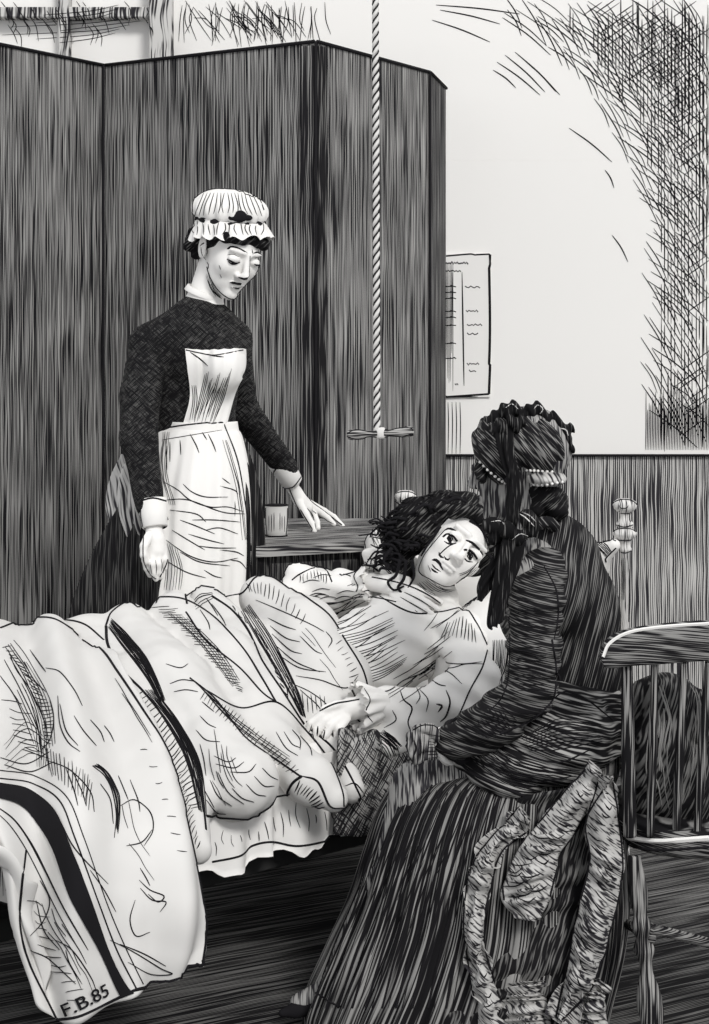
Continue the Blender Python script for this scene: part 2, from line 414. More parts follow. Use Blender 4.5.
# scribbles on the window and wall above the screen
st = []
for i in range(42):
    x = r.uniform(182, 325); st.append(([(x, r.uniform(0, 8)), (x+r.uniform(-4, 4), 20), (x+r.uniform(-6, 6), r.uniform(30, 52))], .9))
for i in range(26):
    x = r.uniform(182, 285); st.append(([(x, r.uniform(0, 20)), (x+14, r.uniform(18, 26)), (x+26, r.uniform(28, 44))], .8))
for i in range(30):
    x = r.uniform(0, 150); y = r.uniform(0, 30); st.append(([(x, y), (x+6, y+9), (x+r.uniform(2, 12), y+r.uniform(14, 24))], .9))
for i in range(8):
    y = 3+i*4; st.append(([(r.uniform(0, 60), y+12), (90, y+8), (r.uniform(110, 158), y+2)], .8))
for c in [o for o in win.children]: pass
strokes('pen_hatching', [wall]+[o for o in win.children], st, M['ink'], wall, lift=.002)
# top edge of dado
V, F = box((0, WALL-.02, DZ), (9, .03, .008)); mesh('dado_cap', V, F, M['ink'], dado, False)
# ---------------------------------------------------------------- folding screen
ZT = 2.30
def sx(px, py): D = (ZT-EYE)*FPX/(HY-py); return np.array([(px-CX)*D/FPX, D])
c = [sx(104, 66)+(sx(0, 45)-sx(104, 66))*1.35, sx(104, 66), sx(316, 42), sx(430, 73), sx(446, 89)]
scr = empty('folding_screen', (c[2][0], c[2][1], 0), 'tall folding screen of grey boarded panels standing behind the uniformed woman', 'screen')
for i in range(4):
    a, b = c[i], c[i+1]; d = b-a; L = np.linalg.norm(d); d /= L; n = np.array([d[1], -d[0]]); th = .022
    if n[1] > 0: n = -n
    a2 = a+d*.004; b2 = b-d*.004; V = []; uv = []
    nu, nv = 12, 12
    for side in (0, 1):
        for iv in range(nv):
            for iu in range(nu):
                u = iu/(nu-1); v = iv/(nv-1); p = a2+(b2-a2)*u-n*th*side; V.append((p[0], p[1], .02+(ZT-.02)*v)); uv.append((u*L+i*2.3, v*2.3))
    F = gridF(nv, nu); n1 = nu*nv; F += [tuple(k+n1 for k in f[::-1]) for f in F]
    rim = list(range(nu))+[k*nu+nu-1 for k in range(1, nv)]+[(nv-1)*nu+j for j in range(nu-2, -1, -1)]+[k*nu for k in range(nv-2, 0, -1)]
    F += [(rim[k], rim[k]+n1, rim[(k+1) % len(rim)]+n1, rim[(k+1) % len(rim)]) for k in range(len(rim))]
    pn = mesh('panel', V, F, M['screen'] if i < 3 else M['screen_edge'], scr, False, uv)
    # top rail line and stiles
    V, F = tube([(a2[0]+n[0]*.002, a2[1]+n[1]*.002, ZT+.002), (b2[0]+n[0]*.002, b2[1]+n[1]*.002, ZT+.002)], .006, 6); mesh('top_rail', V, F, M['ink'], pn)
    if i in (1, 2):
        for q, wd in ((a2 if i == 2 else b2, .05),):
            s = 1 if i == 2 else -1; p0 = q+n*.004; p1 = q+d*s*wd+n*.004
            V, F = merge([box(((p0[0]+p1[0])/2, (p0[1]+p1[1])/2, ZT/2), (wd, .012, ZT-.02), math.atan2(d[1], d[0]))]); mesh('stile', V, F, M['screen_edge'] if i == 1 else ink('dark_stile', W(.16), K(.01), [(Y_, .006, .7, .5, 30)], 'UV'), pn, False, V[:, [0, 2]])
for q in c[1:4]:
    V, F = tube([(q[0], q[1]-.012, .02), (q[0], q[1]-.012, ZT)], .005, 6); mesh('hinge_strip', V, F, M['ink'], scr)
for q in c:
    V, F = box((q[0], q[1]+.01, .012), (.05, .03, .024)); mesh('foot', V, F, M['ink'], scr, False)
# ---------------------------------------------------------------- notice on the wall
x0, x1 = (380-CX)*WALL/FPX, (490-CX)*WALL/FPX; z0, z1 = EYE-(397-HY)*WALL/FPX, EYE-(254-HY)*WALL/FPX
V, F = box(((x0+x1)/2, WALL-.006, (z0+z1)/2), (x1-x0, .006, z1-z0), 0, .0005)
nb = mesh('notice', V, F, M['paper'], None, False); setp(nb, 'white printed notice in ruled columns pinned on the wall beside the screen', 'notice')
st = [([(446, 256), (470, 254), (490, 253)], 1.6, 0), ([(490, 253), (491, 330), (489, 394)], 2.6, 0), ([(432, 398), (460, 396), (489, 394)], 2, 0), ([(434, 402), (455, 399), (480, 399)], 1.4), ([(462, 272), (463, 330), (464, 386)], 1.6), ([(452, 272), (452, 320)], .9)]
def scrib(x0, x1, y, a=1.6, w=1.1):
    n = int((x1-x0)/1.5)+2; return ([(x0+(x1-x0)*i/(n-1), y+(a if i % 2 else -a)*r.uniform(.3, 1)) for i in range(n)], w, 0)
st += [scrib(437, 468, 263, 2, 1.3), scrib(442, 461, 271, 1.5, 1.1)]
for y, a, b in ((287, 465, 480), (311, 466, 478), (325, 467, 482), (334, 467, 478), (364, 467, 479), (371, 469, 476), (384, 455, 458)): st.append(scrib(a, b, y, 1.3, 1))
for y in (286, 292, 298, 311, 317, 325, 343, 358): st.append(([(438, y), (447, y+.5), (455, y)], 1.1)); st.append(scrib(450, 456, y, 1, 1))
for i in range(14): st.append(([(436+i*1.3, 262), (436+i*1.3, r.uniform(300, 340)), (436+i*1.3, r.uniform(350, 395))], .8))
strokes('printed_lines', [nb], st, M['ink'], nb, 'black ruled lines and small printed words', lift=.0008)
st = []
for i in range(7):
    x = 436+i*4; st.append(([(x, 402), (x+.5, 420+i), (x, 455)], 1))
strokes('pen_hatching', [wall], st, M['ink'], wall, lift=.002)
# ---------------------------------------------------------------- bed
HR = np.array([.676, 4.30]); U = np.array([-.73, -.68]); U /= np.linalg.norm(U); Nn = np.array([-U[1], U[0]])*1.0   # toward the far side
if Nn[1] < 0: Nn = -Nn
def bp(t, s, z): q = HR+U*t+Nn*s; return np.array([q[0], q[1], z])
BW = .78; BL = 1.85
bed = empty('bed', bp(BL/2, BW/2, 0), 'iron bedstead with turned knobs on its head posts, under the white bedding', 'bed')
def post(t, s, ztop):
    b0 = bp(t, s, 0); z = ztop
    prof = [(.014, 0), (.016, .04), (.011, .06), (.011, z-.135), (.016, z-.131), (.017, z-.126), (.014, z-.120), (.014, z-.112), (.020, z-.102), (.029, z-.092), (.030, z-.086), (.024, z-.080), (.017, z-.074), (.021, z-.068), (.021, z-.062), (.014, z-.055), (.011, z-.046), (.012, z-.037), (.020, z-.033), (.028, z-.025), (.0305, z-.017), (.028, z-.009), (.018, z-.002), (.002, z)]
    return lathe(b0, prof)
V, F = post(0, 0, .972); mesh('bedpost', V, F, M['metal'], bed, label='head post with its full turned finial showing')
V, F = post(0, BW, .945); mesh('bedpost', V, F, M['metal'], bed)
for s in (0, BW): V, F = post(BL, s, .70); mesh('bedpost', V, F, M['metal'], bed)
for z in (.40, .62): V, F = tube([bp(0, 0, z), bp(0, BW, z)], .011, 8); mesh('head_rail', V, F, M['metal'], bed)
V, F = tube([bp(BL, 0, .58), bp(BL, BW, .58)], .011, 8); mesh('foot_rail', V, F, M['metal'], bed)
for s in (.07, BW-.07): V, F = box(bp(BL/2, s, .295), (BL, .03, .07), math.atan2(U[1], U[0])); mesh('side_rail', V, F, plain('dark_iron', .03), bed, False)
V, F = box(bp(BL/2, BW/2, .325), (BL-.04, BW-.04, .02), math.atan2(U[1], U[0])); mesh('bed_base', V, F, M['ink'], bed, False)
V, F = box(bp(BL/2, BW/2, .42), (BL-.05, BW-.02, .17), math.atan2(U[1], U[0]), .05); mt = mesh('mattress', V, F, M['paper'], None, False)
setp(mt, 'white mattress lying on the iron bedstead beneath the blankets', 'mattress')
# pillows
def fold(p, s, a, seed): return a*noise(p, s, seed)
pil = sdfo('pillow', [ellp(500, 665, 4.0, 74, 32, .13, -62), ellp(478, 655, 4.05, 70, 42, .12, -60), ellp(515, 590, 4.12, 22, 30, .10, 0)], M['pillow'], None, .006, .05, lambda X: .004*noise(X, 5, 3))
setp(pil, 'big white pillow hollowed under the patient\'s head and shoulder', 'pillow')
bol = sdfo('pillow', [ellp(560, 562, 4.38, 46, 23, .09, 8), cap(P(590, 562, 4.33), .04, P(614, 545, 4.28), .014), ellp(480, 575, 4.55, 60, 28, .1, 5), ellp(390, 545, 4.62, 24, 22, .09, -20), cap(P(394, 556, 4.62), .06, P(480, 578, 4.52), .07), cap(P(480, 578, 4.5), .07, P(575, 568, 4.36), .06), cap(P(400, 590, 4.66), .07, P(560, 610, 4.36), .07)], M['pillow'], None, .006, .05, lambda X: .004*noise(X, 6, 5))
setp(bol, 'white bolster pillow against the bed head, its pointed corner by the turned post', 'pillow')
# bottom sheet hanging at the near side
rows = [[bp(t, .03, z) for t in np.linspace(.55, 1.6, 12)] for z in (.5, .45, .38, .31)]
A = np.stack([cr(r_, 90) for r_ in rows], 0); nv = 16; Gs = np.stack([cr(A[:, j], nv) for j in range(90)], 1)
uu, vv = np.meshgrid(np.linspace(0, 1, 90), np.linspace(0, 1, nv))
off = -(.022+.018*vv*np.sin(uu*55+2*np.sin(uu*21)))
Gs[:, :, 0] += Nn[0]*off-Nn[0]*.02; Gs[:, :, 1] += Nn[1]*off-Nn[1]*.02; Gs[:, :, 2] += -.010*vv*np.sin(uu*30+np.sin(uu*70))*(vv > .5)
T1 = Gs.reshape(-1, 3); T2 = T1+np.array([Nn[0], Nn[1], 0])*.004; n1 = len(T1); Fq = gridF(nv, 90)
sheet = mesh('bed_sheet', np.vstack([T1, T2]), Fq+[tuple(k+n1 for k in f[::-1]) for f in Fq]+[((nv-1)*90+j+1, (nv-1)*90+j, (nv-1)*90+j+n1, (nv-1)*90+j+1+n1) for j in range(89)], M['paper'])
setp(sheet, 'white bed sheet with a ragged hem hanging below the blanket edge', 'sheet')
# ---- blankets
def wr(a, s, seed): return lambda X: a*noise(X, s, seed)
mid = sdfo('blanket',
    chain([(126, 628, 3.98, 24), (170, 690, 3.72, 42), (218, 762, 3.5, 42), (240, 782, 3.42, 38)]) +
    chain([(175, 618, 4.02, 26), (225, 668, 3.85, 34), (262, 715, 3.72, 44)]) +
    chain([(205, 690, 3.8, 20), (260, 738, 3.65, 30), (312, 780, 3.5, 22), (334, 798, 3.48, 15)]) +
    chain([(206, 606, 4.12, 20), (248, 650, 3.98, 28), (283, 705, 3.86, 34), (318, 738, 3.74, 26)]) +
    chain([(262, 600, 4.15, 24), (305, 636, 4.02, 36), (326, 682, 3.9, 42), (318, 712, 3.84, 36)]) +
    chain([(330, 740, 3.72, 15), (352, 790, 3.58, 14)]) +
    chain([(44, 640, 4.05, 18), (88, 640, 3.95, 24), (122, 690, 3.72, 30), (158, 745, 3.52, 30), (185, 800, 3.36, 24), (198, 850, 3.26, 14)]) +
    [ell(bp(1.15, .42, .53), (.62, .34, .11), np.array(Matrix.Rotation(math.atan2(U[1], U[0]), 3, 'Z')))],
    M['wool'], None, .006, .028, lambda X: .005*noise(X, 6, 11)+.002*noise(X, 15, 12))
setp(mid, 'thick white blanket heaped in long rolls over the patient\'s legs', 'blanket')
rowsA = [[(-150, 640, 4.15), (-20, 640, 4.15), (60, 646, 4.12), (104, 668, 4.0)],
         [(-150, 628, 3.90), (-20, 626, 3.90), (50, 619, 3.88), (112, 655, 3.72)],
         [(-150, 668, 3.64), (-10, 660, 3.60), (70, 672, 3.56), (136, 700, 3.52)],
         [(-140, 740, 3.28), (-4, 735, 3.26), (94, 745, 3.26), (168, 758, 3.34)],
         [(-90, 775, 3.06), (4, 790, 3.05), (110, 815, 3.07), (194, 832, 3.18)],
         [(-30, 815, 2.99), (24, 870, 3.0), (124, 890, 3.02), (211, 900, 3.12)],
         [(14, 880, 3.0), (34, 950, 3.0), (132, 955, 3.02), (212, 945, 3.12)],
         [(22, 925, 3.02), (56, 1022, 3.0), (140, 992, 3.03), (203, 966, 3.12)]]
def dA(u, v, Gp): return .030*np.sin((u*3.1+v*.8)*math.pi*2)*np.sin(v*math.pi)**.7*(1-.3*u)+.012*np.sin(u*31+v*7)*v+.003*noise(Gp, 9, 4)
V, F, uv = net(rowsA, 110, 110, .022, dA)
bl = mesh('blanket', V, F, M['wool'], None, True, uv); setp(bl, 'white striped blanket sliding off the bed foot to the floor, signature initials laid on its corner', 'blanket')
rowsB = [[(-170, 770, 3.08), (-60, 775, 3.10), (24, 800, 3.14)], [(-170, 810, 3.05), (-60, 815, 3.06), (24, 835, 3.12)], [(-160, 860, 3.04), (-60, 862, 3.05), (24, 870, 3.10)], [(-150, 900, 3.04), (-50, 898, 3.05), (24, 907, 3.10)]]
V, F, uv = net(rowsB, 50, 40, .015, lambda u, v, Gp: .01*np.sin(u*22)*v)
blb = mesh('blanket', V, F, M['wool'], None, True, uv); setp(blb, 'white under-blanket edge hanging at the foot, behind the striped blanket', 'blanket')
# black woven stripe
def ribbon_on(surf, left, right, n=60, m=6, lift=.003):
    a = cr(left, n); b = cr(right, n); V = []; ok = []
    for i in range(n):
        for j in range(m):
            q = a[i]+(b[i]-a[i])*j/(m-1); p, nn = surf.hit(*q); ok.append(p is not None)
            if p is None: p = P(q[0], q[1], 3.1); nn = np.array([0, -1., 0])
            if nn@(p-np.array(EYEP)) > 0: nn = -nn
            V.append(p+nn*lift)
    V = np.array(V); F = [f for f in gridF(n, m) if all(ok[i] for i in f) and np.ptp(V[list(f)][:, 1]) < .12]
    return V, F
sA = Surf([bl])
V, F = ribbon_on(sA, [(-4, 783), (26, 789), (54, 808), (69, 840), (91, 901), (108, 948), (126, 983), (134, 993)], [(-4, 798), (18, 805), (38, 824), (54, 850), (72, 901), (97, 948), (114, 983), (122, 998)])
mesh('woven_stripe', V, F, M['ink'], bl, True, None, 'broad black woven stripe')
st = [([(-4, 778), (30, 783), (59, 800), (75, 838), (98, 901), (116, 948), (136, 988)], 1.6, 0), ([(-4, 770), (34, 776), (66, 796), (84, 838), (106, 901), (124, 944), (143, 984)], 1.2, 0),
      ([(-4, 806), (14, 820), (30, 842), (46, 872), (66, 912), (88, 950)], 2.4, 1), ([(-4, 812), (10, 826), (25, 848), (40, 876), (60, 916), (82, 955)], 1.2, 1)]
# contours and folds of the big blanket, following the photograph's pen lines
st += [([(0, 628), (25, 619), (50, 618), (70, 628), (100, 648), (118, 672), (142, 708), (165, 745), (182, 790), (196, 850), (206, 900), (211, 935), (208, 962)], 2.4, 0),
       ([(26, 850), (22, 885), (20, 925), (30, 965), (56, 1018)], 2.6, 0), ([(56, 1020), (80, 1016), (110, 1002), (135, 990)], 3, 0), ([(135, 990), (160, 984), (190, 974), (208, 960)], 3.4, 0)]
for L in ([(24, 662), (34, 680), (46, 692)], [(30, 650), (40, 664), (46, 672)], [(46, 668), (60, 672), (74, 690), (82, 706)], [(58, 696), (60, 724), (68, 742), (80, 752)], [(60, 704), (66, 730), (78, 746)],
          [(74, 716), (84, 732), (96, 746)], [(90, 720), (100, 732), (104, 742)], [(104, 726), (110, 734), (114, 742)], [(118, 776), (124, 790), (128, 800)], [(130, 780), (138, 800), (140, 812)],
          [(8, 650), (16, 670), (30, 690), (44, 720), (50, 748)], [(4, 660), (20, 690), (38, 730), (42, 760)], [(0, 676), (16, 700), (34, 744)], [(50, 700), (54, 720), (50, 740), (42, 750)],
          [(92, 766), (104, 776), (112, 792), (116, 815), (114, 838)], [(96, 764), (108, 778), (116, 800), (118, 820)], [(100, 784), (110, 800), (113, 824)], [(120, 806), (134, 800), (150, 812), (153, 830), (144, 846)], [(126, 846), (142, 842), (152, 830)],
          [(140, 868), (146, 878), (150, 886)], [(139, 880), (150, 890), (164, 896), (158, 902), (148, 894)], [(140, 888), (152, 900), (166, 902), (160, 912)], [(135, 900), (130, 920), (136, 936), (150, 932)],
          [(60, 820), (76, 850), (108, 884)], [(90, 870), (104, 890), (116, 912)], [(40, 880), (50, 900), (44, 920), (30, 936)], [(36, 900), (44, 930), (60, 950)], [(56, 940), (72, 950), (90, 976), (96, 990)],
          [(30, 950), (50, 960), (76, 984)], [(66, 950), (70, 964), (82, 984)], [(110, 940), (130, 950), (160, 968), (172, 974), (150, 974), (128, 962)], [(120, 944), (144, 954), (166, 966)],
          [(4, 765), (30, 772), (54, 762)], [(0, 758), (26, 764), (50, 752)], [(46, 760), (70, 770), (90, 792), (94, 812)], [(66, 768), (74, 790), (78, 806)], [(72, 770), (82, 792), (86, 806)]):
    st.append((L, 1.4))
st += spread([(92, 766), (102, 772), (114, 796), (116, 828)], [(98, 764), (110, 776), (120, 800), (118, 834)], 4, 1.8)
st += hatch([(2, 648), (24, 676), (40, 714), (44, 742)], [(12, 646), (36, 684), (54, 712), (52, 744)], 26, 1.0)  # hatching draws shade into the hollows beside the folds
st += hatch([(44, 742), (60, 754), (80, 766), (92, 780)], [(50, 775), (62, 785), (78, 796), (88, 812)], 16, .9)
st += spread([(6, 690), (30, 730), (36, 768)], [(40, 690), (48, 730), (46, 768)], 5, .8, 3) + spread([(4, 740), (26, 716), (46, 736)], [(6, 772), (28, 758), (50, 762)], 5, .8, 3)
st += spread([(0, 650), (18, 680), (34, 720), (40, 756)], [(14, 640), (34, 668), (52, 704), (56, 744)], 8, .9, 2, .4)+hatch([(0, 700), (10, 730), (22, 750)], [(30, 706), (36, 736), (44, 758)], 9, .8, 2, .3)+spread([(30, 870), (34, 910), (60, 950), (80, 990)], [(52, 880), (62, 920), (82, 956), (98, 990)], 6, .9, 4, .5)+hatch([(26, 900), (40, 950), (66, 1000)], [(48, 908), (62, 954), (88, 996)], 12, .9, 3, .3)
st += spread([(104, 780), (118, 830), (150, 880)], [(150, 760), (168, 830), (186, 880)], 7, .9, 5, .7)+spread([(90, 640), (120, 690), (150, 740)], [(106, 662), (130, 702), (160, 750)], 3, 1, 2, .5)+hatch([(140, 750), (160, 800), (176, 850)], [(150, 750), (172, 800), (188, 852)], 7, .9, 1, .3)
strokes('fold_lines', [bl], st, M['ink'], bl, 'black pen lines along its folds and edges, with hatched shade', lift=.0015)
st = [([(0, 905), (10, 908), (22, 908)], 2.4, 0)]+hatch([(0, 830), (14, 850), (20, 880)], [(0, 895), (12, 900), (20, 905)], 9, 1)
strokes('fold_lines', [blb], st, M['ink'], blb, lift=.0015)
# artist's signature initials, laid as lettering on the corner
fc = bpy.data.curves.new('initials', 'FONT'); fc.body = 'F.B.85'; fc.size = 1; fc.extrude = 0.0; fc.offset = .012
to = bpy.data.objects.new('initials', fc); COL.objects.link(to); dg = bpy.context.evaluated_depsgraph_get(); tm = bpy.data.meshes.new_from_object(to.evaluated_get(dg))
tv = np.array([v.co[:] for v in tm.vertices]); tf = [tuple(p.vertices) for p in tm.polygons]; bpy.data.objects.remove(to); 
wd = np.ptp(tv[:, 0]); tv[:, 0] = (tv[:, 0]-tv[:, 0].min())/wd; ht = np.ptp(tv[:, 1]); tv[:, 1] = (tv[:, 1]-tv[:, 1].min())/ht
a0 = np.array([67., 1016]); ax = np.array([43., -22.]); ay = np.array([-5., -12.]); V = []; ok = []
for v in tv:
    q = a0+ax*v[0]+ay*v[1]; p, nn = sA.hit(*q); ok.append(p is not None)
    if p is None: p = P(q[0], q[1], 3.1); nn = np.array([0, -1., 0])
    if nn@(p-np.array(EYEP)) > 0: nn = -nn
    V.append(p+nn*.005)
mesh('signature_initials', V, [f for f in tf if all(ok[i] for i in f)], M['ink'], bl, False, None, 'small black initials')
st = [([(106, 625), (112, 612), (130, 601), (160, 597), (186, 600), (215, 618), (243, 648), (262, 678), (276, 702)], 2.2, 0),
      ([(106, 626), (108, 645), (120, 668), (142, 690), (160, 712), (176, 738), (190, 765), (202, 800), (206, 830)], 3, 0),
      ([(187, 604), (186, 592), (196, 586), (214, 588)], 2.2, 0), ([(214, 590), (240, 594), (255, 578), (270, 574), (292, 588), (310, 600), (330, 616), (345, 640), (362, 668), (368, 690), (366, 698)], 2.4, 0),
      ([(212, 596), (232, 610), (248, 630), (262, 660), (282, 690), (296, 712), (304, 724)], 2.6, 0), ([(186, 612), (206, 640), (240, 668), (262, 692), (276, 702)], 1.8, 0),
      ([(190, 678), (216, 700), (246, 738), (280, 762), (300, 776)], 2, 0), ([(205, 690), (240, 708), (276, 702), (304, 728), (328, 758), (342, 790), (344, 806)], 2, 0),
      ([(206, 816), (226, 818), (258, 818), (280, 804), (292, 784), (302, 776)], 3, 0), ([(302, 776), (318, 782), (330, 806), (344, 808)], 2.4), ([(306, 726), (330, 745), (346, 768), (362, 800), (366, 812)], 2.2, 0),
      ([(366, 698), (346, 706), (326, 716), (306, 722)], 1.6, 0), ([(345, 786), (356, 784), (366, 800), (364, 812)], 1.6)]
st += spread([(108, 628), (124, 650), (144, 676), (160, 704)], [(112, 618), (130, 636), (150, 662), (166, 700)], 9, 1.8, 1)  # dense strokes ink the shade into the grooves between rolls
st += spread([(140, 690), (170, 728), (186, 764), (198, 810)], [(156, 690), (182, 726), (202, 766), (207, 815)], 9, 1.9, 1)
st += spread([(240, 612), (262, 650), (286, 690), (300, 715)], [(250, 604), (274, 640), (296, 685), (306, 718)], 7, 1.8, 1)
st += hatch([(150, 608), (180, 630), (210, 662), (236, 690)], [(176, 606), (204, 632), (232, 664), (246, 694)], 34, .9, .8, .3)
st += spread([(165, 612), (195, 640), (232, 688)], [(188, 618), (220, 650), (240, 680)], 6, .8, .5)
st += hatch([(250, 592), (270, 600), (300, 624)], [(246, 582), (272, 584), (306, 612)], 14, 1.0, 1)
st += hatch([(232, 606), (256, 630), (270, 660), (282, 690)], [(236, 612), (262, 640), (276, 668), (288, 696)], 14, 1.4)
for L in ([(268, 618), (284, 626), (296, 630)], [(270, 626), (286, 638), (300, 642)], [(272, 634), (290, 650), (302, 654)], [(276, 646), (296, 662), (320, 672)], [(300, 636), (314, 650), (322, 654)], [(280, 656), (300, 668), (326, 672)],
          [(296, 676), (320, 680), (346, 688), (358, 676)], [(292, 684), (310, 692), (326, 704), (330, 714)], [(300, 690), (316, 704), (322, 712)], [(326, 632), (332, 640), (328, 648)], [(256, 600), (284, 612), (310, 624), (324, 632)],
          [(166, 664), (180, 668), (188, 664)], [(170, 684), (182, 680), (196, 682)], [(174, 692), (186, 690), (198, 692)], [(200, 716), (208, 724), (216, 728)], [(196, 730), (206, 740), (220, 742)], [(202, 702), (214, 712)], [(214, 756), (228, 762), (236, 758)],
          [(216, 764), (234, 768), (244, 762)], [(230, 772), (248, 772), (256, 764)], [(210, 780), (218, 796), (232, 806)], [(218, 772), (228, 792), (244, 804)], [(232, 788), (242, 798), (254, 802)], [(246, 784), (256, 794), (266, 796)], [(254, 776), (264, 786), (274, 786)], [(262, 768), (270, 776), (278, 780)], [(206, 800), (216, 812), (226, 814)],
          [(200, 744), (204, 760), (206, 776)], [(204, 790), (214, 808)], [(276, 732), (286, 748), (298, 756)], [(284, 732), (292, 744), (300, 748)], [(292, 730), (300, 740), (300, 750)], [(300, 736), (310, 748), (312, 756)], [(206, 598), (212, 606), (218, 616)], [(212, 604), (222, 618), (226, 626)], [(200, 610), (208, 622), (210, 630)]):
    st.append((L, 1.3))
st += spread([(192, 600), (200, 592), (212, 592)], [(196, 610), (204, 604), (214, 598)], 4, 1.2) + spread([(196, 682), (236, 728), (290, 768)], [(192, 680), (238, 720), (290, 756)], 4, 1.1, .6)
st += hatch([(300, 780), (316, 790), (326, 806)], [(294, 794), (306, 800), (314, 810)], 10, 1.6)
st += [([(30, 626), (60, 620), (84, 624), (104, 640)], 2, 0)]+hatch([(42, 628), (70, 650), (100, 680), (140, 730), (176, 790), (196, 850)], [(56, 626), (84, 648), (112, 676), (148, 722), (184, 780), (200, 840)], 60, 1.1, 1.5)
st += spread([(80, 650), (110, 690), (150, 745)], [(92, 652), (116, 682), (156, 735)], 5, 1.3, 2)
st += hatch([(130, 700), (158, 738), (176, 775), (190, 810)], [(146, 690), (170, 724), (188, 762), (202, 806)], 26, 1.3, 1.5)+spread([(70, 636), (96, 664), (124, 704), (150, 742)], [(78, 636), (104, 662), (130, 700), (156, 740)], 3, 1.6, 1)
st += [([(38, 632), (50, 626), (60, 630), (52, 636)], 1.3), ([(62, 640), (72, 638), (68, 652)], 1.3)]
st += hatch([(200, 700), (240, 735), (290, 775)], [(206, 690), (250, 722), (300, 768)], 26, 1, 1, .2)+spread([(280, 620), (310, 650), (340, 690)], [(300, 600), (335, 640), (360, 690)], 6, .9, 4, .7)+spread([(200, 720), (206, 770), (222, 806)], [(230, 740), (240, 775), (262, 796)], 8, .9, 3, .6)+hatch([(288, 700), (306, 712), (326, 716)], [(284, 676), (304, 690), (324, 694)], 10, 1, 1, .3)+hatch([(342, 640), (356, 665), (362, 690)], [(334, 646), (346, 670), (350, 694)], 10, .9, 1, .3)
strokes('fold_lines', [mid], st, M['ink'], mid, 'black pen lines along its rolls, with hatched shade in the grooves', lift=.0015, jump=.16)
st = [([(212, 862), (240, 856), (252, 846), (272, 842), (300, 846), (340, 838)], 2.2, 0)]+hatch([(216, 858), (260, 842), (300, 836), (344, 826)], [(214, 830), (256, 822), (296, 800), (340, 800)], 16, 1, 2, .5)
strokes('fold_lines', [sheet], st, M['ink'], sheet, lift=.0015)

# grey cloth added to stand for shade at the bed's near side
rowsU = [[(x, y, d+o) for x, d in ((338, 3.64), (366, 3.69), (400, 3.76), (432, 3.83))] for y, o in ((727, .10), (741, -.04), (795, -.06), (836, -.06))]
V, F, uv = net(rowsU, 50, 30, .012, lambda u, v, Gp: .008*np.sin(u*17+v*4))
ub = mesh('blanket', V, F, ink('bed_side_shade', W(.42), K(.02), [((.6, 0, 1), .0042, .55, .6, 10), ((-.8, 0, 1), .0042, .4, .6, 10)]), None, True, uv); setp(ub, 'dark grey under-blanket along the bed side by the seated woman\'s knees', 'blanket')

st = []
for px_, yy in ((624.5, 0), (405, -8)):
    st += [([(px_+12.5*math.cos(a_), 506.5+yy+7*math.sin(a_)) for a_ in np.linspace(0, 6.28, 20)], 1.5, 0), ([(px_-5, 514+yy), (px_-4.5, 518+yy), (px_-6, 522+yy)], 1.2, 0), ([(px_+5, 514+yy), (px_+4.5, 518+yy), (px_+6, 522+yy)], 1.2, 0),
        ([(px_-8, 525+yy), (px_, 527+yy), (px_+8, 525+yy)], 1.2, 0), ([(px_-12, 537+yy), (px_-6, 540+yy), (px_+6, 540+yy), (px_+12, 537+yy)], 1.6, 0), ([(px_-11, 532+yy), (px_-6, 529+yy), (px_+6, 529+yy), (px_+11, 532+yy)], 1.2, 0),
        ([(px_-6, 551+yy), (px_, 553+yy), (px_+6, 551+yy)], 1.6, 0), ([(px_+4, 505+yy), (px_+2, 508+yy), (px_-4, 508+yy), (px_-5, 505+yy)], 1)]
st += [([(620, 556), (619.5, 590), (619, 622)], 1.6, 0), ([(629.5, 556), (629, 590), (628.5, 622)], 1.2, 0)]+[([(622+k_*1.5, 558), (622+k_*1.5, 600)], 1.1) for k_ in range(3)]
strokes('edge_lines', [o for o in bed.children if o.name.startswith('bedpost')][:2], st, M['ink'], bed, snap=False)
# ---------------------------------------------------------------- bedside table and tumbler
ZTB = .82
tab = empty('bedside_table', (-.12, 4.98, 0), 'dark wooden bedside table against the screen, beneath the uniformed woman\'s hand', 'table')
def zpt(px, D, z): return np.array([(px-CX)*D/FPX, D, z])
tl, tr, bl_, br_ = zpt(256, 4.56, ZTB), zpt(372, 4.70, ZTB), zpt(252, 5.32, ZTB), zpt(384, 5.32, ZTB)
def prism(quad, z0, z1):
    q = np.array(quad)[:, :2]; V = np.array([(x, y, z) for z in (z0, z1) for x, y in q]); 
    return V, [(3, 2, 1, 0), (4, 5, 6, 7)]+[(i, (i+1) % 4, 4+(i+1) % 4, 4+i) for i in range(4)]
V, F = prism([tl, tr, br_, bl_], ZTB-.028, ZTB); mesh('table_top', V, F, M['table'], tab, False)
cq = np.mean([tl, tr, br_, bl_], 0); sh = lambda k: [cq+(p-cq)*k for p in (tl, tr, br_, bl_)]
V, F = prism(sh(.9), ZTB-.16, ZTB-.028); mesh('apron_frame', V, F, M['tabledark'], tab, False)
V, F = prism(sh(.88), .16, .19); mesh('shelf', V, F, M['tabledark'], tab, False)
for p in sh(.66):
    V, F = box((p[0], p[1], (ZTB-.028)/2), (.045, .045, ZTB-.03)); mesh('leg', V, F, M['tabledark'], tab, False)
a, b = sh(.905)[0], sh(.905)[1]; m_ = (a+b)/2; d = (b-a)[:2]; V, F = box((m_[0], m_[1]-.004, ZTB-.095), (.26, .012, .09), math.atan2(d[1], d[0])); dr = mesh('drawer', V, F, M['tabledark'], tab, False)
V, F = lathe((m_[0], m_[1]-.008, ZTB-.095), [(.006, 0), (.006, .012), (.014, .018), (.012, .028), (.002, .031)], 12, aim((0, -1, 0))); mesh('knob', V, F, M['metal'], dr)
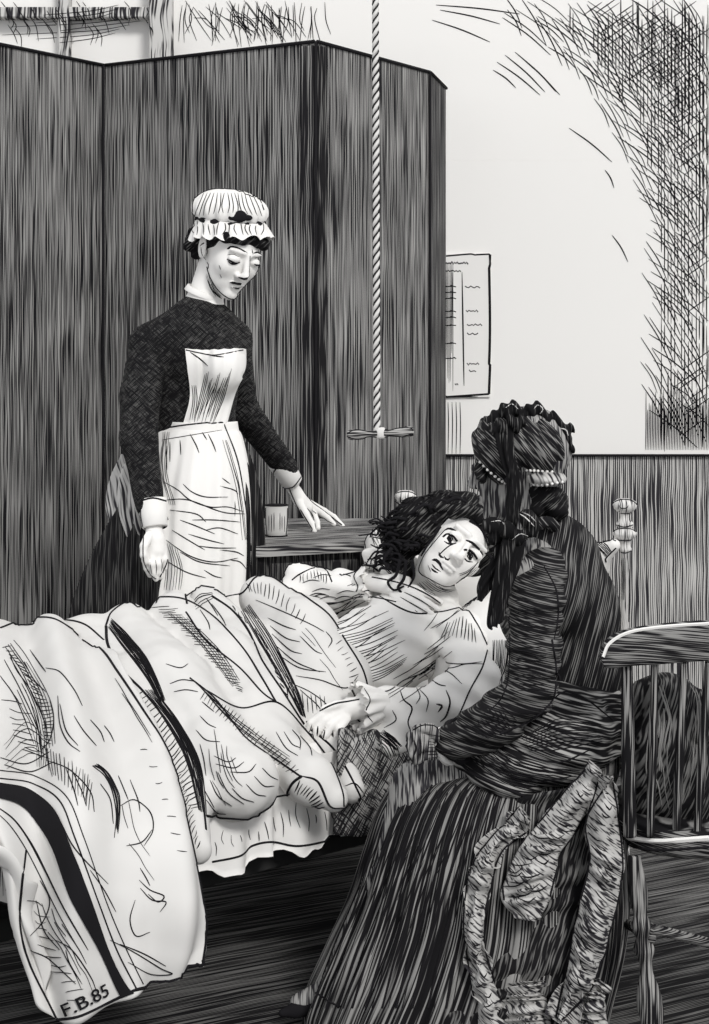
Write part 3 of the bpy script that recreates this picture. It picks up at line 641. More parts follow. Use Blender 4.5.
strokes('edge_lines', [tab.children[0]], [([(250, 549), (300, 551), (350, 547), (372, 543)], 2, 0), ([(250, 545), (310, 547), (368, 541)], 1.0, 0)], M['ink'], tab)
GD = (EYE-ZTB)*FPX/(537-HY)+.02; gc = zpt(276.5, GD, ZTB); gr = 11.5*GD/FPX; gh = 31*GD/FPX
V, F = lathe(gc, [(gr*.90, 0), (gr*.95, .004), (gr, gh), (gr*.92, gh), (gr*.88, .012), (.002, .010)], 28)
gl = mesh('tumbler', V, F, M['glass'], None); setp(gl, 'clear glass tumbler standing on the bedside table', 'tumbler')
V, F = lathe(gc+np.array([0, 0, gh-.001]), [(gr*.93, 0), (gr*1.02, 0), (gr*1.02, .003), (gr*.93, .003)], 28); mesh('rim', V, F, M['ink'], gl)
V, F = lathe(gc+np.array([0, 0, .0005]), [(gr*.93, 0), (gr*.97, .0), (gr*.97, .004), (gr*.93, .004)], 28); mesh('base_ring', V, F, M['ink'], gl)
st = [([(265.8, 508), (266, 522), (267, 535)], 1.3, 0), ([(287.4, 508), (287, 522), (286, 535)], 1.6, 0)]+[([(x, 513+r.uniform(-2, 3)), (x, 522), (x, 532+r.uniform(-3, 2))], .9) for x in (269, 271.5, 274, 280, 282, 284.5)]
strokes('cut_lines', [gl], st, M['ink'], gl, lift=.0006)
# ---------------------------------------------------------------- pull rope with wooden handle
RD = 4.12; rp = empty('pull_rope', (P(377, 433, RD)[0], RD, P(377, 433, RD)[2]), 'twisted white pull rope hanging over the bed with a turned wooden hand bar', 'rope')
x, z = P(377, 433, RD)[0], P(377, 433, RD)[2]; x2 = P(375.5, 0, RD)[0]
zz = np.linspace(z, 4.0, 760); base = np.stack([x+(x2-x)*np.clip((zz-z)/1.0, 0, 1.3), np.full(760, RD), zz], 1)
V, F = tube([(-3, RD, 4.0), (3, RD, 4.0)], .012, 8); mesh('trim_2', V, F, M['ink'], None, kind='structure')
for k in range(2):
    ph = zz*2*math.pi/.045+k*math.pi; p = base+np.stack([np.cos(ph), np.sin(ph), 0*ph], 1)*.0042
    V, F = tube(p, .0046, 6); mesh('rope_strand', V, F, M['rope'], rp)
ph = zz*2*math.pi/.045+math.pi/2
for k in range(2):
    p = base+np.stack([np.cos(ph+k*math.pi), np.sin(ph+k*math.pi), 0*ph], 1)*.0068; V, F = tube(p, .0018, 5); mesh('strand_groove', V, F, M['ink'], rp)
hl = P(347, 435, RD); hr = P(414, 431.5, RD); dv = hr-hl; L = np.linalg.norm(dv)
K_ = 1.2; pr = [(.002, 0), (.0085, .002), (.0105, .010), (.0095, .03), (.007, .05), (.0055, .064), (.0085, .067), (.0095, .072), (.006, .0755), (.008, .08), (.008, L-.08), (.006, L-.0755), (.0095, L-.072), (.0085, L-.067), (.0055, L-.064), (.007, L-.05), (.0095, L-.03), (.0105, L-.01), (.0085, L-.002), (.002, L)]
mh = ink('handle_wood', W(.45), K(.012), [(X_, .0036, .55, .5, 20)])
V, F = lathe(hl, [(a_*K_, b_) for a_, b_ in pr], 18, aim(dv)); hb_ = mesh('hand_bar', V, F, mh, rp); strokes('edge_lines', [hb_], [([(346, 436), (356, 439), (376, 437), (400, 437), (414, 433)], 1.4, 0), ([(346, 434), (356, 430), (376, 432), (400, 427), (414, 429)], 1.2, 0)], M['ink'], hb_)
V, F = lathe((hl+hr)/2-np.array([0, 0, .012]), [(.010, 0), (.013, .004), (.013, .02), (.009, .026)], 14); mesh('knot', V, F, M['rope'], rp)
# ---------------------------------------------------------------- people
def Rz(a): return np.array(Matrix.Rotation(math.radians(a), 3, 'Z'))
def Rx(a): return np.array(Matrix.Rotation(math.radians(a), 3, 'X'))
def Ry(a): return np.array(Matrix.Rotation(math.radians(a), 3, 'Y'))
def head(c, R, s=1.0, nose=1.0):
    "head facing local -Y, crown +Z, origin between the eyes' level and ears"
    c = np.asarray(c, float); T = lambda p: c+R@(np.array(p)*s); o = []; k = []
    def e(p, r_, kk=.014, sub=False, rr=None): o.append(ell(T(p), np.array(r_)*s, R if rr is None else R@rr, sub)); k.append(kk)
    def cp(a, ra, b, rb, kk=.012): o.append(cap(T(a), ra*s, T(b), rb*s)); k.append(kk)
    e((0, .018, .035), (.073, .092, .084)); e((0, -.03, -.018), (.060, .060, .085), .02); e((0, -.040, -.066), (.044, .044, .040), .02)
    e((0, -.073, -.094), (.020, .017, .016), .018)
    for q in (-1, 1):
        e((q*.036, -.062, -.022), (.022, .022, .024), .02); e((q*.032, -.098, .006), (.017, .013, .011), .012, True)
        e((q*.076, .008, -.008), (.007, .017, .030), .008, rr=Ry(q*8)@Rx(-10)); e((q*.082, .004, -.006), (.004, .009, .017), .004, True)
        cp((q*.012, -.090, .026), .006, (q*.046, -.076, .026), .005, .012)
        e((q*.032, -.0815, .0045), (.0175, .0125, .0105), .003)
        e((q*.0115, -.096, -.034), (.0075, .009, .006), .007)
    cp((0, -.090, .016), .0065, (0, -.111, -.026), .0085, .012); e((0, -.108, -.030), (.010, .010, .008), .008)
    e((0, -.090, -.0585), (.022, .010, .0048), .004); e((0, -.088, -.0675), (.017, .010, .0052), .004); e((0, -.098, -.063), (.02, .004, .0012), .002, True)
    return o, k, T
# ======== the standing woman in uniform
DN = 4.6
nur = empty('person', (P(195, 500, DN)[0], DN-.02, 0), 'woman in dark uniform, white cap and apron standing behind the bed, looking down', 'person')
Rn = Rz(40)@Rx(22)@Ry(4)
Rn = np.array(Matrix.Rotation(math.radians(9), 3, 'Y'))@Rz(38)@Rx(20)
hc = P(229, 250, DN-.03); hp, hk, HT = head(hc, Rn, 1.02)
H1 = hp+[cap(HT((0, .035, -.05)), .046, P(203, 306, DN), .047)]
rest = chain([(203, 306, DN, 17), (200, 330, DN, 24), (203, 370, DN, 28), (203, 430, DN, 24), (200, 500, DN, 34)]) + \
    chain([(200, 320, DN, 22), (153, 346, 4.55, 16), (141, 430, 4.47, 14), (152, 508, 4.40, 9), (154, 530, 4.38, 8)]) + chain([(210, 322, DN, 20), (234, 338, 4.68, 14), (243, 412, 4.80, 12), (286, 472, 4.95, 8.5), (294, 489, 4.98, 6.5)]) + \
    chain([(185, 500, DN, 30), (180, 680, DN, 22), (178, 835, DN, 14), (186, 846, DN-.1, 9)]) + chain([(215, 500, DN, 30), (212, 680, DN, 22), (210, 835, DN, 14), (220, 846, DN-.1, 9)])
handA = chain([(154, 528, 4.38, 8), (155, 540, 4.37, 10), (156, 551, 4.365, 10)])+chain([(148, 548, 4.36, 4.6), (145.5, 560, 4.35, 4), (147, 568, 4.35, 3.5), (150, 575, 4.36, 3)])+chain([(153, 551, 4.355, 4.6), (152, 564, 4.34, 4), (154, 573, 4.345, 3.4), (156, 579, 4.35, 2.9)]) + \
    chain([(158, 551, 4.36, 4.5), (158.5, 564, 4.345, 3.9), (159.5, 572, 4.35, 3.3), (161, 577, 4.355, 2.9)])+chain([(162.5, 548, 4.37, 4.1), (164.5, 559, 4.36, 3.5), (165, 568, 4.365, 2.8)])+chain([(149, 536, 4.35, 5), (144, 546, 4.33, 4.3), (143.5, 555, 4.325, 3.6), (146, 562, 4.33, 3)])
handB = chain([(294, 489, 4.98, 6.3), (300, 499, 4.99, 7.5), (306, 507, 5.0, 7)])+chain([(300, 503, 4.97, 4), (306, 514, 4.95, 3.6), (312, 524, 4.94, 3.1), (314.5, 531, 4.93, 2.6)])+chain([(306, 507, 5.0, 4), (314, 515, 5.03, 3.5), (317, 522, 5.01, 3), (318, 528, 4.98, 2.6)]) + \
    chain([(308, 505, 5.02, 4), (321, 513, 5.06, 3.4), (328, 518, 5.07, 2.9), (334, 524, 5.07, 2.4)])+chain([(309, 503, 5.03, 3.8), (324, 511, 5.09, 3.3), (334, 517, 5.11, 2.8), (343, 526, 5.10, 2.2)])
allp = H1+rest+handA+handB; ks = hk+[.02]+[.02]*len(rest)+[.0035]*(len(handA)+len(handB))
nb_ = sdfo('body', allp, M['skin'], nur, .0033, .02, None, None, ks)
def eyes(T, R, who, s, gaze, iris=.0062, mat=None):
    for q in (-1, 1):
        d = R@np.array(gaze, float); d /= np.linalg.norm(d); c0 = T((q*.032, -.0815, .0045))
        V, F = lathe(c0, [(.002, .0163*s), (iris*s, .0158*s), (iris*s, .0166*s), (.001, .0172*s)], 16, aim(d)); mesh('iris', V, F, M['ink'], who)
# dress
def wrk(a=.003, s=9, seed=2): return lambda X: a*noise(X, s, seed)
bod = sdfo('dress_bodice', chain([(202, 309, DN, 19), (197, 330, DN, 33), (203, 360, DN-.01, 39), (204, 395, DN, 32), (203, 428, DN, 31), (200, 445, DN, 36)])+[ellp(224, 366, DN-.08, 19, 24, .075)] + chain([(180, 345, DN, 26), (176, 385, DN, 25), (180, 425, DN, 24)]) +
    chain([(190, 325, DN, 24), (152, 345, 4.55, 22), (140, 395, 4.50, 20), (139, 440, 4.45, 18), (150, 505, 4.40, 14.5)])+chain([(215, 325, DN, 22), (232, 340, 4.66, 19), (241, 408, 4.78, 16.5), (286, 468, 4.95, 12)]),
    M['dress'], nur, .005, .016, wrk(.003, 9))
# skirt of the dress
def loft(rows, n=120, nv=60, disp=None, a0=0, a1=2*math.pi):
    "rows: (px centre, py, D centre, half width m, half depth m); returns V,F,uv"
    A = np.array([[*P(q[0], q[1], q[2]), q[3], q[4]] for q in rows]); A = cr(A, nv); closed = abs(a1-a0-2*math.pi) < 1e-6
    th = np.linspace(a0, a1, n, endpoint=not closed); V = []; UV = []
    for i in range(nv):
        v = i/(nv-1); f = 1+(disp(th, v) if disp is not None else 0)
        V.append(np.stack([A[i, 0]+A[i, 3]*np.cos(th)*f, A[i, 1]+A[i, 4]*np.sin(th)*f, np.full(n, A[i, 2])], 1)); UV.append(np.stack([th*.28, np.full(n, A[0, 2]-A[i, 2])], 1))
    V = np.vstack(V); return V, gridF(nv, n, closed), np.vstack(UV), closed
def solid(V, F, nv, n, closed, th, UV, cap_=False):
    G_ = V.reshape(nv, n, 3); c0 = G_.mean(1, keepdims=True); d = G_-c0; d[:, :, 2] = 0; d /= np.linalg.norm(d, axis=2)[:, :, None]+1e-9
    In = (G_-d*th).reshape(-1, 3); k = nv*n; F2 = [tuple(i+k for i in f[::-1]) for f in F]; S = []
    for j in range(n if closed else n-1):
        j2 = (j+1) % n; S += [(j, j+k, j2+k, j2), ((nv-1)*n+j, (nv-1)*n+j2, (nv-1)*n+j2+k, (nv-1)*n+j+k)]
    if not closed:
        for i in range(nv-1): S += [(i*n, (i+1)*n, (i+1)*n+k, i*n+k), (i*n+n-1, i*n+n-1+k, (i+1)*n+n-1+k, (i+1)*n+n-1)]
    return np.vstack([V, In]), F+F2+S, np.vstack([UV, UV])
def skf(th, v): return (.05*np.sin(9*th+1)+.02*np.sin(23*th+2))*min(1, v*1.6)
sr = [(203, 424, DN, .085, .08), (201, 440, DN, .115, .10), (190, 500, DN, .185, .135), (168, 600, DN, .25, .165), (162, 720, DN+.01, .255, .19), (160, 848, DN+.02, .26, .20)]
V, F, uv, cl = loft(sr, 130, 60, skf); V, F, uv = solid(V, F, 60, 130, cl, .006, uv); skn = mesh('dress_skirt', V, F, M['skirtdark'], nur, True, uv)
# white apron
sr2 = [(200, 426, DN, .095, .092), (200, 440, DN, .123, .112), (196, 500, DN, .160, .152), (193, 600, DN, .168, .182), (190, 700, DN, .172, .20)]
V, F, uv, cl = loft(sr2, 80, 50, lambda th, v: (.035*np.sin(11*th+2*v)+.012*np.sin(27*th))*min(1, v*2)+.012*np.sin(v*24+th*2)*v, math.radians(-168), math.radians(-12)); V, F, uv = solid(V, F, 50, 80, cl, .005, uv)
apr = mesh('apron_skirt', V, F, M['paper'], nur, True, uv)
V, F, uv, cl = loft([(202, 421, DN, .098, .094), (202, 431, DN, .102, .098)], 60, 6, None, math.radians(-170), math.radians(-10)); V, F, uv = solid(V, F, 6, 60, cl, .006, uv); wb = mesh('apron_waistband', V, F, M['paper'], nur, True, uv)
sB = Surf([bod]); V = []; nR, nC = 26, 22; ok = []
Lc = cr([(186, 349), (189, 372), (191, 398), (184, 427)], nR); Rc = cr([(243, 349), (244, 368), (234, 392), (225, 427)], nR)
for i in range(nR):
    for j in range(nC):
        t = j/(nC-1); q = Lc[i]+(Rc[i]-Lc[i])*t; q = q+np.array([0, 2.2*math.sin(math.pi*t)*(1-i/nR)]); p, nn = sB.hit(*q)
        if p is None: p = V[-1]
        else:
            if nn[1] > 0: nn = -nn
            p = p+nn*(.007+.002*math.sin(t*40+i*.1))
        V.append(p)
V = np.array(V); n1 = len(V); F = gridF(nR, nC); V2 = V+np.array([0, .006, 0]); bib = mesh('apron_bib', np.vstack([V, V2]), F+[tuple(k+n1 for k in f[::-1]) for f in F], M['paper'], nur)
# apron tail behind the arm
mt_ = ink('grey_linen', W(.55), K(.03), [((-.3, 0, 1), .009, .42, .4, 10)])
V, F, uv = net([[(122, 455, 4.62), (134, 455, 4.58), (150, 455, 4.56)], [(110, 480, 4.62), (126, 480, 4.55), (150, 480, 4.53)], [(106, 508, 4.6), (126, 508, 4.5), (150, 508, 4.48)], [(118, 535, 4.56), (134, 538, 4.48), (152, 540, 4.48)], [(138, 560, 4.52), (146, 562, 4.48), (156, 562, 4.48)]], 30, 40, .008, lambda u, v, G_: .008*np.sin(u*20))
mesh('apron_tie', V, F, mt_, nur, True, uv)
# cuffs and collar
def cuff(a, b, ra, rb, name, who, mat, th=.004):
    d = b-a; L = np.linalg.norm(d); V, F = lathe(a, [(ra-th, 0), (ra, 0), (ra*1.01, L*.1), ((ra+rb)/2, L*.5), (rb, L*.95), (rb-th, L), (rb-th-.002, L*.6), (ra-th-.001, L*.1)], 26, aim(d)); return mesh(name, V, F, mat, who)
c1 = cuff(P(152, 500, 4.40), P(155, 528, 4.38), .037, .033, 'cuff', nur, M['paper']); c2 = cuff(P(279, 460, 4.93), P(293, 483, 4.97), .036, .031, 'cuff', nur, M['paper'])
q0 = P(203, 296, DN); c3 = cuff(q0, q0+np.array([.006, -.002, .015]), .053, .050, 'collar', nur, M['paper'], .004)
strokes('edge_lines', [c1, c2, c3], [([(140, 501), (153, 498), (166, 501)], 1.8, 0), ([(142, 528), (155, 531), (168, 526)], 1.8, 0), ([(141, 504), (141, 516), (143, 527)], 1.4, 0), ([(272, 474), (282, 462), (291, 458)], 1.6, 0), ([(281, 489), (293, 487), (301, 477)], 1.6, 0)], M['ink'], nur)
# hair
hairp = []; T = HT
def hell(p, r_, R=Rn, T=HT): return ell(T(p), np.array(r_)*1.02, R)
hairp = [hell((0, .032, .040), (.080, .088, .084)), hell((0, .070, -.01), (.060, .050, .055)), hell((-.052, .02, .03), (.030, .055, .045)), hell((.052, .02, .03), (.030, .055, .045)), hell((0, -.044, .074), (.055, .030, .020))]
for i in range(16):
    a = math.pi*(i/15); x_ = -.062*math.cos(a); hairp.append(hell((x_*1.0, -.052-.022*math.sin(a)+.008*r.random(), .046+.010*math.sin(a)), (.013, .014, .014)))
for i in range(16): hairp.append(hell((r.choice((-1, 1))*r.uniform(.05, .075), r.uniform(.05, .09), r.uniform(-.05, 0)), (.016, .016, .017)))
hairn = sdfo('hair', hairp, M['hair'], nur, .003, .008, lambda X: .0025*noise(X, 32, 5))
# cap
def capmesh(T, s=1):
    th = np.arange(96)*2*math.pi/96; V = []; prof = [(.086, .060), (.100, .072), (.108, .092), (.103, .116), (.082, .137), (.050, .149), (.015, .153)]
    pr_ = cr(prof, 24)
    for i, (rr, z) in enumerate(pr_):
        f = 1+.055*np.sin(17*th+.6*np.sin(3*th))*math.sin(math.pi*min(1, (i+1)/18)); V.append(np.array([T((rr*f_*math.cos(t), .022+rr*f_*math.sin(t)*1.02, z+.016*math.sin(t)*min(1, rr/.09))) for t, f_ in zip(th, f)]))
    V = np.vstack(V); F = gridF(24, 96, True)+[tuple(23*96+j for j in range(96))]; crown = (V, F)
    V = []
    for i in range(9):
        v = i/8; 
        for t in th:
            rr = .099+.021*v+.007*math.sin(15*t+1.5*math.sin(2*t))*v; zz_ = .070-.038*v+.006*math.sin(15*t+1.5*math.sin(2*t)+1)*v-.045*max(0, math.sin(t))*v-.012*abs(math.cos(t))*v; V.append(T((rr*math.cos(t), .018+rr*math.sin(t)*1.03, zz_+.016*math.sin(t))))
    V = np.array(V); n1 = len(V); F = gridF(9, 96, True); cc = np.array(T((0, .02, .06))); D_ = V-cc; D_ /= np.linalg.norm(D_, axis=1)[:, None]
    ruf = (np.vstack([V, V-D_*.004]), [f[::-1] for f in F]+[tuple(k+n1 for k in f) for f in F]); band = []
    p = [T((.093*math.cos(t), .020+.093*math.sin(t)*1.03, .064+.016*math.sin(t)+.002*math.sin(9*t))) for t in np.linspace(0, 2*math.pi, 80)]
    return crown, ruf, tube(p, .009+.002*np.sin(np.arange(80)), 8)
CR = Rx(-24)@Ry(-9); HTc = lambda p: HT(CR@(np.array(p)*np.array([.88, .90, .92])-np.array([0, .02, .06]))+np.array([.004, .024, .072]))+np.array([-.014, 0, .002])
cr_, ru_, ba_ = capmesh(HTc)
capo = mesh('cap', *cr_, M['paper'], nur); rufo = mesh('cap_frill', *ru_, M['paper'], capo); mesh('cap_ribbon', *ba_, M['ink'], capo)
q = HT((-.012, -.080, .070)); cap_bow = sdfo('ribbon_bow', [ell(HTc((-.034, -.080, .074)), (.018, .010, .016)), ell(HTc((-.012, -.084, .070)), (.014, .008, .008)), ell(HTc((-.052, -.070, .070)), (.014, .008, .008))], M['ink'], capo, .003, .006)
st = []
for i in range(15):
    t = i/14; x0 = 194+t*68; st.append(([(x0, 217-4*math.sin(t*3)), (x0+(227-x0)*.12+r.uniform(-2, 2), 205), (x0+(227-x0)*.3, 193)], 1.1))
st += [([(190, 216), (190, 202), (198, 192), (213, 187), (230, 188)], 1.4, 0), ([(230, 188), (248, 187), (258, 196), (264, 210)], 1.4, 0)]
strokes('pleat_lines', [capo], st, M['ink'], capo)
st = [([(x, 222+r.uniform(-2, 3)), (x+r.uniform(-2, 2), 229), (x+r.uniform(-3, 3), 235)], 1.1) for x in np.linspace(192, 262, 14)]
strokes('pleat_lines', [rufo], st, M['ink'], capo)
# face
st = [([(227, 249), (232, 247), (239, 248.5), (247, 253)], 3.2), ([(253.5, 253.5), (258, 252), (262, 252)], 2.6), ([(227, 259), (231, 261), (235, 263), (240, 262.5)], 3.4), ([(228, 261), (232, 264), (237, 264)], 2), ([(227, 255), (233, 254.5), (239, 257)], .9), ([(254, 264), (258, 265.5), (261, 264)], 2.4), ([(254.5, 258), (258, 257)], .9),
      ([(250, 256), (249.5, 266), (249.3, 276)], 1.0, 0), ([(238, 277), (242, 278.5), (246, 279), (249, 276.5)], 3.0), ([(230, 282.5), (234, 283), (238, 284), (243.5, 284)], 3.6), ([(233, 287), (237, 288.5), (241, 287.5)], 1.8), ([(207, 267), (210, 277), (218, 290), (228, 298), (236, 299.5)], 1.6, 0),
      ([(236, 299.5), (242, 292), (250, 283), (255, 275)], 1.2, 0), ([(252, 249), (253, 255)], 1.0), ([(219, 265), (221, 270)], .9), ([(220, 274), (221.5, 278)], .9), ([(262, 250), (262, 260), (259, 270), (255, 276)], 1.0), ([(201, 247), (202, 254), (206, 260)], 1.4), ([(204, 248), (208, 250), (206, 256)], 1.1), ([(200, 246), (204, 243), (209, 246)], 1.3),
      ([(208, 280), (212, 290), (220, 298)], 1.2), ([(211, 284), (216, 293), (222, 299)], 1.0), ([(207, 262), (209, 266), (207, 270)], 1.6)]
st += spread([(209, 270), (214, 284), (222, 296)], [(206, 276), (210, 288), (216, 297)], 4, .8, .4)
hs = [([(144, 533), (143, 548), (144, 562), (150, 574), (156, 579)], 1.2, 0), ([(166, 532), (168, 545), (167, 562), (160, 577)], 1.5, 0), ([(150, 562), (151, 569), (152, 574)], .9), ([(155.5, 560), (156.5, 568), (156, 575)], .9), ([(161, 559), (162, 566), (161, 572)], .9),
      ([(289, 488), (296, 504), (304, 518), (312, 531)], 1.5, 0), ([(299, 485), (310, 500), (324, 511), (342, 525)], 1.2, 0), ([(307, 508), (313, 516), (316, 530)], 1.0), ([(312, 510), (322, 518), (334, 524)], 1.0)]
strokes('face_lines', [nb_], st+hs, M['ink'], nur, 'black pen lines of brows, lids, lips and fingers', lift=.0008)
ap = [([(160, 429), (185, 425), (223, 421)], 1.5, 0), ([(158, 433), (157, 465), (161, 500), (168, 520)], 1.4, 0), ([(224, 424), (238, 462), (246, 510), (252, 560), (254, 585)], 1.6, 0), ([(162, 440), (180, 437), (222, 430)], .9)]
for L in ([(190, 434), (196, 445), (199, 453)], [(208, 434), (213, 444), (216, 452)], [(180, 440), (181, 455)], [(202, 432), (207, 440)], [(166, 440), (167, 470)], [(170, 442), (170, 462)], [(183, 484), (192, 492), (206, 497), (228, 497)], [(164, 482), (178, 490), (190, 500), (210, 507), (228, 507), (244, 512)], [(164, 500), (188, 500), (222, 512), (245, 514)],
          [(170, 510), (196, 514), (206, 522)], [(180, 520), (196, 526), (215, 534)], [(172, 530), (188, 540), (205, 550)], [(188, 534), (208, 540), (224, 544)], [(166, 540), (190, 556), (214, 562), (238, 558)], [(180, 552), (200, 562), (230, 566)], [(192, 520), (214, 520), (240, 522)], [(206, 530), (220, 528), (238, 534)], [(198, 546), (216, 548), (236, 548)],
          [(165, 560), (186, 572), (206, 578)], [(230, 560), (240, 562), (247, 570)], [(220, 550), (236, 552), (244, 556)], [(204, 570), (214, 576), (222, 578)], [(160, 545), (164, 565), (160, 584)], [(220, 486), (234, 490), (238, 494)], [(222, 478), (230, 484)]): ap.append((L, 1.3))
ap += spread([(162, 432), (160, 470), (168, 505)], [(170, 432), (167, 470), (176, 505)], 4, .8, 1)+spread([(160, 540), (164, 560), (162, 590)], [(178, 548), (184, 570), (182, 590)], 7, .8, 1)+spread([(228, 440), (240, 480), (248, 540)], [(222, 440), (236, 490), (242, 540)], 3, .9, 1)
strokes('fold_lines', [apr, wb], ap, M['ink'], apr)
st = [([(186, 350), (200, 353), (215, 355), (243, 350)], 1.2, 0), ([(190, 352), (200, 359), (208, 366)], 1.5), ([(207, 354), (215, 356), (224, 357)], 1.5)]
st += [([(205+k_*1.9, r.uniform(366, 384)), (200+k_*1.75, 396), (194+k_*1.55, r.uniform(414, 424))], .9) for k_ in range(15)]+[([(192+i*2, 385), (193+i*2, 400), (190+i*2, 420)], .9) for i in range(3)]
strokes('fold_lines', [bib], st, M['ink'], bib)
# ======== the patient lying in bed
DP = 4.08
pat = empty('person', bp(.55, .42, .5), 'dark-haired patient in white nightgown lying back on the pillow, gazing up', 'person')
Rp = np.array(Matrix.Rotation(math.radians(42), 3, 'Y'))@Rz(6)@Rx(-10)
hc2 = P(456, 545, DP); hp, hk, HT2 = head(hc2, Rp, 1.0)
near = chain([(436, 612, 4.12, 22), (462, 636, 4.02, 20), (474, 690, 3.9, 17), (438, 708, 3.82, 13), (366, 705, 3.74, 10), (348, 712, 3.73, 10)])
far = chain([(420, 600, 4.2, 20), (372, 600, 4.25, 16), (312, 596, 4.22, 13), (340, 580, 4.16, 10), (372, 581, 4.10, 8.5)])
trunk = chain([(432, 600, 4.15, 26), (400, 640, 4.1, 42), (340, 670, 4.02, 42), (300, 680, 3.98, 44)])+chain([(310, 675, 4.02, 28), (235, 690, 3.97, 17), (160, 730, 3.85, 13)])+chain([(300, 695, 3.94, 28), (240, 730, 3.77, 18), (170, 785, 3.54, 13)])
hA = chain([(366, 705, 3.74, 9.5), (350, 708, 3.725, 10), (334, 714, 3.71, 9.5)])+chain([(338, 708, 3.71, 4.6), (322, 715, 3.69, 4.4), (311, 723, 3.685, 4), (306, 732, 3.69, 3.4)])+chain([(340, 713, 3.705, 4.6), (325, 721, 3.685, 4.4), (317, 731, 3.68, 4), (315, 740, 3.685, 3.3)]) + \
    chain([(343, 717, 3.70, 4.6), (332, 726, 3.68, 4.2), (326, 735, 3.675, 3.8), (325, 743, 3.68, 3.2)])+chain([(347, 719, 3.70, 4.4), (340, 729, 3.68, 4), (336, 737, 3.68, 3.5), (336, 743, 3.685, 3)])+chain([(350, 704, 3.72, 5), (336, 705, 3.70, 4.5), (324, 709, 3.69, 3.8)])
hB = chain([(368, 582, 4.10, 8.5), (386, 584, 4.07, 9.5), (398, 589, 4.05, 9.5)])+chain([(398, 584, 4.045, 4.5), (415, 589, 4.02, 4), (430, 596, 4.02, 3.5), (441, 602, 4.03, 2.9)])+chain([(398, 588, 4.04, 4.5), (414, 595, 4.01, 4), (428, 603, 4.0, 3.5), (438, 609, 4.01, 2.9)]) + \
    chain([(396, 592, 4.035, 4.4), (411, 601, 4.005, 3.9), (424, 609, 3.995, 3.4), (432, 614, 4.0, 2.8)])+chain([(393, 595, 4.03, 4.1), (406, 606, 4.0, 3.6), (416, 612, 3.99, 3.1), (422, 616, 3.99, 2.7)])+chain([(384, 580, 4.07, 4.8), (396, 577, 4.05, 4.2), (408, 580, 4.04, 3.6)])
ap_ = hp+[cap(HT2((0, .03, -.06)), .047, P(430, 602, 4.14), .052)]+near+far+trunk+hA+hB
ks = hk+[.02]+[.02]*(len(near)+len(far)+len(trunk))+[.0035]*(len(hA)+len(hB))
pb = sdfo('body', ap_, M['skin'], pat, .0034, .02, None, None, ks)
gown = sdfo('nightgown', chain([(428, 612, 4.12, 30), (400, 640, 4.06, 46), (345, 668, 3.99, 46), (312, 684, 4.0, 36)]) +
    chain([(440, 628, 4.06, 28), (466, 640, 3.98, 24), (474, 680, 3.88, 24), (452, 706, 3.81, 28), (410, 712, 3.77, 22), (372, 704, 3.745, 17)]) + chain([(372, 745, 3.72, 14), (398, 735, 3.74, 16), (420, 715, 3.78, 20)])+chain([(364, 738, 3.73, 9), (388, 752, 3.70, 8)]) +
    chain([(415, 606, 4.2, 26), (372, 608, 4.24, 22), (310, 598, 4.22, 22), (300, 584, 4.2, 18), (330, 590, 4.16, 16), (362, 585, 4.11, 14)])+chain([(300, 582, 4.26, 13), (318, 580, 4.24, 13), (340, 584, 4.2, 9)])+chain([(376, 560, 4.30, 14), (402, 575, 4.24, 20), (425, 590, 4.2, 18)]),
    M['gown'], pat, .005, .022, lambda X: .0045*np.sin((X@np.array([40, 20, 95]))+2.5*noise(X, 4, 3))+.003*noise(X, 14, 8))
def frill(c, axis, r0, r1, L, n, name, who, mat, amp=.006, start=0):
    R = aim(axis); V = []; th = np.arange(90)*2*math.pi/90
    for i in range(10):
        v = i/9
        for t in th: rr = r0+(r1-r0)*v+amp*v*math.sin(n*t+v*2); V.append(c+R@np.array([rr*math.cos(t), rr*math.sin(t), L*v+.004*math.sin(n*t*2)*v]))
    V = np.array(V); F = gridF(10, 90, True); C0 = V.reshape(10, 90, 3).mean(1).repeat(90, 0); D_ = V-C0; D_ /= np.linalg.norm(D_, axis=1)[:, None]+1e-9; n1 = len(V)
    return mesh(name, np.vstack([V, V-D_*.003]), F+[tuple(k+n1 for k in f[::-1]) for f in F], mat, who)
f1 = frill(P(384, 705, 3.75), P(352, 708, 3.72)-P(384, 705, 3.75), .034, .052, .065, 11, 'sleeve_frill', pat, M['gown']); f2 = frill(P(356, 584, 4.12), P(376, 582, 4.09)-P(356, 584, 4.12), .028, .044, .045, 9, 'sleeve_frill', pat, M['gown'])
# hair: dark tousled mass with curling locks
def hh(p, r_): return ell(HT2(p), r_, Rp)
hp2 = [hh((0, .035, .045), (.090, .085, .085)), hh((0, .022, .058), (.084, .090, .076)), hh((-.075, .03, .02), (.055, .06, .075)), hh((-.11, .03, -.02), (.05, .05, .06)), hh((.07, .03, .03), (.04, .05, .065))]
hp2 += [ellp(430, 530, 4.16, 34, 22, .07, -20), ellp(405, 532, 4.18, 26, 16, .06, -15), ellp(399, 552, 4.16, 16, 20, .05, 10), ellp(455, 514, 4.14, 34, 12, .06, 10), ellp(404, 572, 4.14, 9, 12, .03, 0), ellp(480, 528, 4.12, 14, 16, .05, 30)]
for i in range(16):
    a = math.pi*(.02+.96*i/15); hp2.append(hh((-.066*math.cos(a), -.058-.014*math.sin(a), .040+.040*math.sin(a)), (.015, .014, .014)))
hairp_ = sdfo('hair', hp2, M['hair'], pat, .004, .012, lambda X: .005*noise(X, 20, 6))
locks = []
